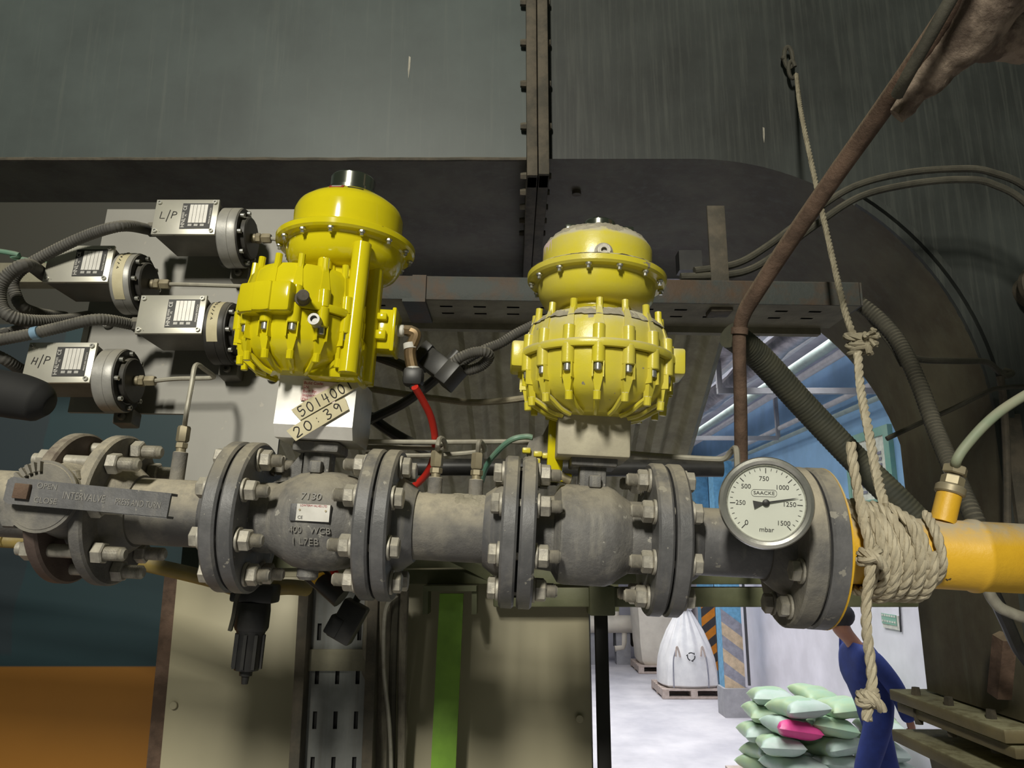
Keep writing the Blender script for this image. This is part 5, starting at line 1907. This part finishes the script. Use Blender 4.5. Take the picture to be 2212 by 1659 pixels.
# louvred window
a, b_ = on_wall(1832, 948), on_wall(1925, 905)
z1_, z0_ = a.z, on_wall(1880, 1100).z
y1_, y0_ = a.y, b_.y
lw = thing('louvre_window', 'cream louvre in green frame high on the blue hall wall', 'louvre', (WX, (y0_ + y1_) / 2, z0_))
yc_, hy, zc_, hz = (y0_ + y1_) / 2, y1_ - y0_, (z0_ + z1_) / 2, z1_ - z0_
for (yy, zz, sy, sz) in ((yc_, z1_ - .04, hy, .08), (yc_, z0_ + .04, hy, .08), (y0_ + .05, zc_, .10, hz - .16), (y1_ - .03, zc_, .06, hz - .16)):
    MB().box((WX - .02, yy, zz), (.05, sy, sz)).build('frame_bar', m_green_f, lw)
MB().box((WX - .018, yc_ + .02, zc_), (.034, hy - .16, hz - .16)).build('backing', m_louv, lw)
k = int((hz - .3) / .055)
mb = MB()
for i in range(k):
    for yy in (-.24, .24):
        mb.box((WX - .036, yc_ + .02 + yy * (hy - .2), z0_ + .16 + i * .055), (.012, (hy - .2) * .36, .024))
mb.build('slats', m_hz_grey, lw)
q = on_wall(1878, 1010)
MB().box((WX - .046, q.y, q.z), (.004, .18, .26)).build('paper_notice', m_white_t, lw)

# ceiling pipes along the hall
CP = [('insulated_pipe', 'foil-lagged fat pipe under the hall ceiling, innermost', 1.85, 1.80, .15, m_foil), ('ceiling_pipe', 'pale pipe under the hall ceiling next to the foil-lagged one', 2.12, 1.84, .06, m_pipe_w),
      ('ceiling_pipe', 'green-grey pipe under the hall ceiling between pale pipes', 2.34, 1.82, .05, m_pipe_g), ('ceiling_pipe', 'second pale pipe under the hall ceiling', 2.56, 1.84, .045, m_pipe_w),
      ('ceiling_pipe', 'green-grey pipe under the hall ceiling close to the blue wall', 2.80, 1.80, .05, m_pipe_g), ('ceiling_pipe', 'thin pale pipe low along the blue wall', 3.3, 1.52, .03, m_pipe_w),
      ('ceiling_pipe', 'thin green-grey pipe along the blue wall under the pale one', 3.3, 1.38, .025, m_pipe_g), ('insulated_pipe', 'second foil-lagged pipe lower under the ceiling', 2.0, 1.52, .09, m_foil),
      ('ceiling_pipe', 'thin pale pipe under the ceiling nearest the blue wall', 3.08, 1.84, .04, m_pipe_w)]
for nm, lb, x, z, r, mm in CP:
    mb = MB()
    p_ = [V((x, 4.6 + 12.2 * k / 40, 2.1 + z)) for k in range(41)]
    mb.tube(p_, r, 14, False)
    if mm is m_foil:
        crust(mb, x, .035, 5)
    mb.build(nm, mm, label=lb, cat='pipe', group='pipes under the hall ceiling')
for y in (6.6, 9.4):
    mb = MB()
    mb.box((2.55, y, 2.1 + 1.40), (1.5, .05, .05))
    mb.box((1.82, y, 2.1 + 1.755), (.044, .044, .66))
    mb.box((3.28, y, 2.1 + 1.755), (.044, .044, .66))
    mb.build('pipe_hanger', m_conc, label='steel trapeze hanger carrying ceiling pipes, ' + ('nearer one' if y < 8 else 'farther one'), cat='hanger')
q = PY(1505, 1090, 14)
MB().box((q.x, 14.4, q.z - .2), (.62, .5, 1.3)).build('wall_cabinet', m_pipe_w, label='pale grey cabinet high at the far blue wall beside the gauge', cat='cabinet')

# sacks on their pallet
sc_ = P0(1830, 1800)
SY, SX0 = 6.95, 2.1
pallet('wooden pallet under the pile of green sacks', V((2.68, 7.35, 0)), 1.3, 1.2)


def sack_mesh(nm, m, m2):
    mb = MB()
    nx, ny = 22, 14
    vs, fs = [], []
    for s in (1, -1):
        for i in range(nx + 1):
            for j in range(ny + 1):
                x, y = -1 + 2 * i / nx, -1 + 2 * j / ny
                e = max(0, 1 - abs(x) ** 3.2) * max(0, 1 - abs(y) ** 2.6)
                pin = 1 - .10 * (abs(y) ** 3) * (1 - abs(x) ** 2) - .0
                cf = 1 - .13 * (x * x * y * y) ** 1.5
                vs.append((cf * x * .31 * (1 - .08 * (1 - y * y)), cf * y * .20 * pin * (1 - .10 * (1 - x * x) + .06 * abs(x) ** 4), s * (.080 * e ** .5) + .006 * math.sin(9 * x + 3 * y) * e))
        o = 0 if s > 0 else (nx + 1) * (ny + 1)
        for i in range(nx):
            for j in range(ny):
                q = (o + i * (ny + 1) + j, o + (i + 1) * (ny + 1) + j, o + (i + 1) * (ny + 1) + j + 1, o + i * (ny + 1) + j + 1)
                fs.append(q if s > 0 else q[::-1])
    mb.add(vs, fs)
    me = mb.mesh(nm, m, None, 60)
    me.materials.append(m2)
    for p in me.polygons:
        if p.center.x < -.17:
            p.material_index = 1
    return me


SM = [sack_mesh('filled_sack', m_sack_g, m_sack_w), sack_mesh('filled_sack', m_sack_g, m_sack_g), sack_mesh('filled_sack', m_sack_w, m_sack_w), sack_mesh('filled_sack', m_sack_w, m_pink)]
ordn = ['first', 'second', 'third', 'fourth', 'fifth']
layers = ['bottom', 'second', 'third', 'fourth', 'top']
rnd = random.Random(9)
k = 0
proto = None
for li in range(5):
    for row in range(2):
        ncol = 3 if row == 0 else 2
        if li == 4 and row == 0:
            ncol = 2
        for ci in range(ncol):
            x = 2.30 + ci * .39 + (.05 if li % 2 else 0) + rnd.uniform(-.03, .03) + (.12 if li == 4 else 0)
            y = 7.02 + row * .56 + rnd.uniform(-.03, .03)
            z = .14 + .088 + li * .148 + rnd.uniform(-.008, .008)
            kind = rnd.choice((0, 0, 1, 2))
            if row == 0 and li == 3 and ci == 0:
                kind = 3
            M = Tr(x, y, z) @ Matrix.Rotation(rad(90 + rnd.uniform(-16, 16)) + (math.pi if False else 0), 4, 'Z') @ Matrix.Rotation(rad(rnd.uniform(-9, 9)), 4, 'X') @ Matrix.Rotation(rad(rnd.uniform(-4, 10)), 4, 'Y')
            desc = ('pale green sack with grey end', 'plain pale green sack', 'pale grey sack', 'pale sack with pink end')[kind]
            lb = f"{desc}, {layers[li]} layer, {'front' if row == 0 else 'back'} row, {ordn[ci]} from left"
            o = inst(SM[kind], 'filled_sack', None, M)
            tag(o, lb, 'sack', 'filled sacks piled on a pallet')
            k += 1

# person walking past in blue
PYY = 6.25
pc0 = PY(1868, 1500, PYY)
pxx = pc0.x + .09
pr_ = thing('person', 'person in blue coverall walking past the green sacks', 'person', (pxx, PYY, 0))


def skin_obj(name, verts, edges, radii, m, parent, sub=2):
    me = bpy.data.meshes.new(name)
    Wi = W[parent].inverted()
    me.from_pydata([Wi @ V(v) for v in verts], edges, [])
    o = bpy.data.objects.new(name, me)
    COL.objects.link(o)
    o.parent = parent
    W[o] = W[parent]
    sk = o.modifiers.new('skin', 'SKIN')
    sk.use_smooth_shade = True
    me.skin_vertices.new() if not me.skin_vertices else None
    for i, sv in enumerate(me.skin_vertices[0].data):
        r = radii[i]
        sv.radius = r if isinstance(r, tuple) else (r, r)
        sv.use_root = (i == 0)
    ss = o.modifiers.new('sub', 'SUBSURF')
    ss.levels = ss.render_levels = sub
    me.materials.append(m)
    return o


def pv(x, y, z):
    return (pxx + x, PYY + y, z)


# facing the picture's left (-x): torso leaning forward a little, one leg ahead
JV = {'pel': (0, 0, .94), 'chest': (-.08, 0, 1.22), 'neck': (-.15, 0, 1.45), 'chin': (-.21, 0, 1.51), 'head': (-.25, 0, 1.60),
      'shl': (-.10, -.18, 1.38), 'ell': (.05, -.24, 1.13), 'wrl': (.12, -.24, .90), 'hal': (.13, -.24, .84),
      'shr': (-.10, .18, 1.38), 'elr': (.02, .25, 1.12), 'wrr': (.10, .25, .88), 'har': (.10, .25, .82),
      'hpl': (-.03, -.09, .90), 'knl': (-.20, -.10, .50), 'anl': (-.19, -.10, .09), 'tol': (-.35, -.10, .045),
      'hpr': (0, .09, .90), 'knr': (.08, .10, .50), 'anr': (.22, .10, .12), 'tor': (.10, .10, .05)}
order = list(JV)
E_ = [('pel', 'chest'), ('chest', 'neck'), ('neck', 'chin'), ('chin', 'head'), ('chest', 'shl'), ('shl', 'ell'), ('ell', 'wrl'), ('wrl', 'hal'), ('chest', 'shr'), ('shr', 'elr'), ('elr', 'wrr'), ('wrr', 'har'),
      ('pel', 'hpl'), ('hpl', 'knl'), ('knl', 'anl'), ('anl', 'tol'), ('pel', 'hpr'), ('hpr', 'knr'), ('knr', 'anr'), ('anr', 'tor')]
RD = {'pel': .11, 'chest': .115, 'neck': .055, 'chin': .065, 'head': .088, 'shl': .055, 'ell': .04, 'wrl': .028, 'hal': .034, 'shr': .055, 'elr': .04, 'wrr': .028, 'har': .034,
      'hpl': .08, 'knl': .055, 'anl': .04, 'tol': .035, 'hpr': .08, 'knr': .055, 'anr': .04, 'tor': .035}
skin_obj('body', [pv(*JV[k]) for k in order], [(order.index(a), order.index(b)) for a, b in E_], [RD[k] for k in order], m_skin, pr_)
cl = ['pel', 'chest', 'neck0', 'shl', 'ell', 'wrl', 'shr', 'elr', 'wrr', 'hpl', 'knl', 'anl', 'hpr', 'knr', 'anr']
JV['neck0'] = (-.12, 0, 1.40)
RC = {'pel': (.17, .15), 'chest': (.19, .165), 'neck0': (.10, .09), 'shl': .085, 'ell': .068, 'wrl': .052, 'shr': .085, 'elr': .068, 'wrr': .052, 'hpl': .115, 'knl': .085, 'anl': .068, 'hpr': .115, 'knr': .085, 'anr': .068}
EC = [('pel', 'chest'), ('chest', 'neck0'), ('chest', 'shl'), ('shl', 'ell'), ('ell', 'wrl'), ('chest', 'shr'), ('shr', 'elr'), ('elr', 'wrr'), ('pel', 'hpl'), ('hpl', 'knl'), ('knl', 'anl'), ('pel', 'hpr'), ('hpr', 'knr'), ('knr', 'anr')]
skin_obj('coverall', [pv(*JV[k]) for k in cl], [(cl.index(a), cl.index(b)) for a, b in EC], [RC[k] for k in cl], m_blue_c, pr_)
mb = MB()
mb.ball(pv(-.225, 0, 1.635), .102, 10, (1.08, .92, .95))
mb.build('hair', m_hair, pr_)
mb = MB()
hx, hy_, hz_ = JV['head']
mb.ball(pv(hx - .095, 0, hz_ - .025), .016, 6, (1.2, .8, 1.3))
mb.build('nose', m_skin, pr_)
mb = MB()
for s in (-1, 1):
    mb.ball(pv(hx - .082, s * .032, hz_ + .005), .010, 6)
mb.build('eyes', m_ink, pr_)
for s, kx in ((-1, 'hal'), (1, 'har')):
    h = JV[kx]
    mb = MB()
    for j in range(4):
        L_ = (.075, .085, .08, .065)[j]
        x0 = h[0] - .028 + j * .019
        mb.tube([pv(x0, h[1], h[2] - .01), pv(x0 - .004, h[1] + .004, h[2] - .01 - L_ * .55), pv(x0 - .018, h[1] + .006, h[2] - .01 - L_)], [.010, .009, .007], 8)
    mb.tube([pv(h[0] - .03, h[1], h[2] + .02), pv(h[0] - .052, h[1] - .004, h[2] - .015), pv(h[0] - .055, h[1] - .004, h[2] - .045)], [.012, .010, .008], 8)
    mb.build('fingers', m_skin, pr_)
for kx, ky in (('anl', 'tol'), ('anr', 'tor')):
    a, b_ = JV[kx], JV[ky]
    mb = MB()
    mb.tube([pv(a[0] + .06, a[1], a[2] - .04), pv(a[0] - .02, a[1], a[2] - .03), pv(b_[0], b_[1], b_[2])], [.05, .055, .042], 12)
    mb.build('shoe', m_black, pr_)
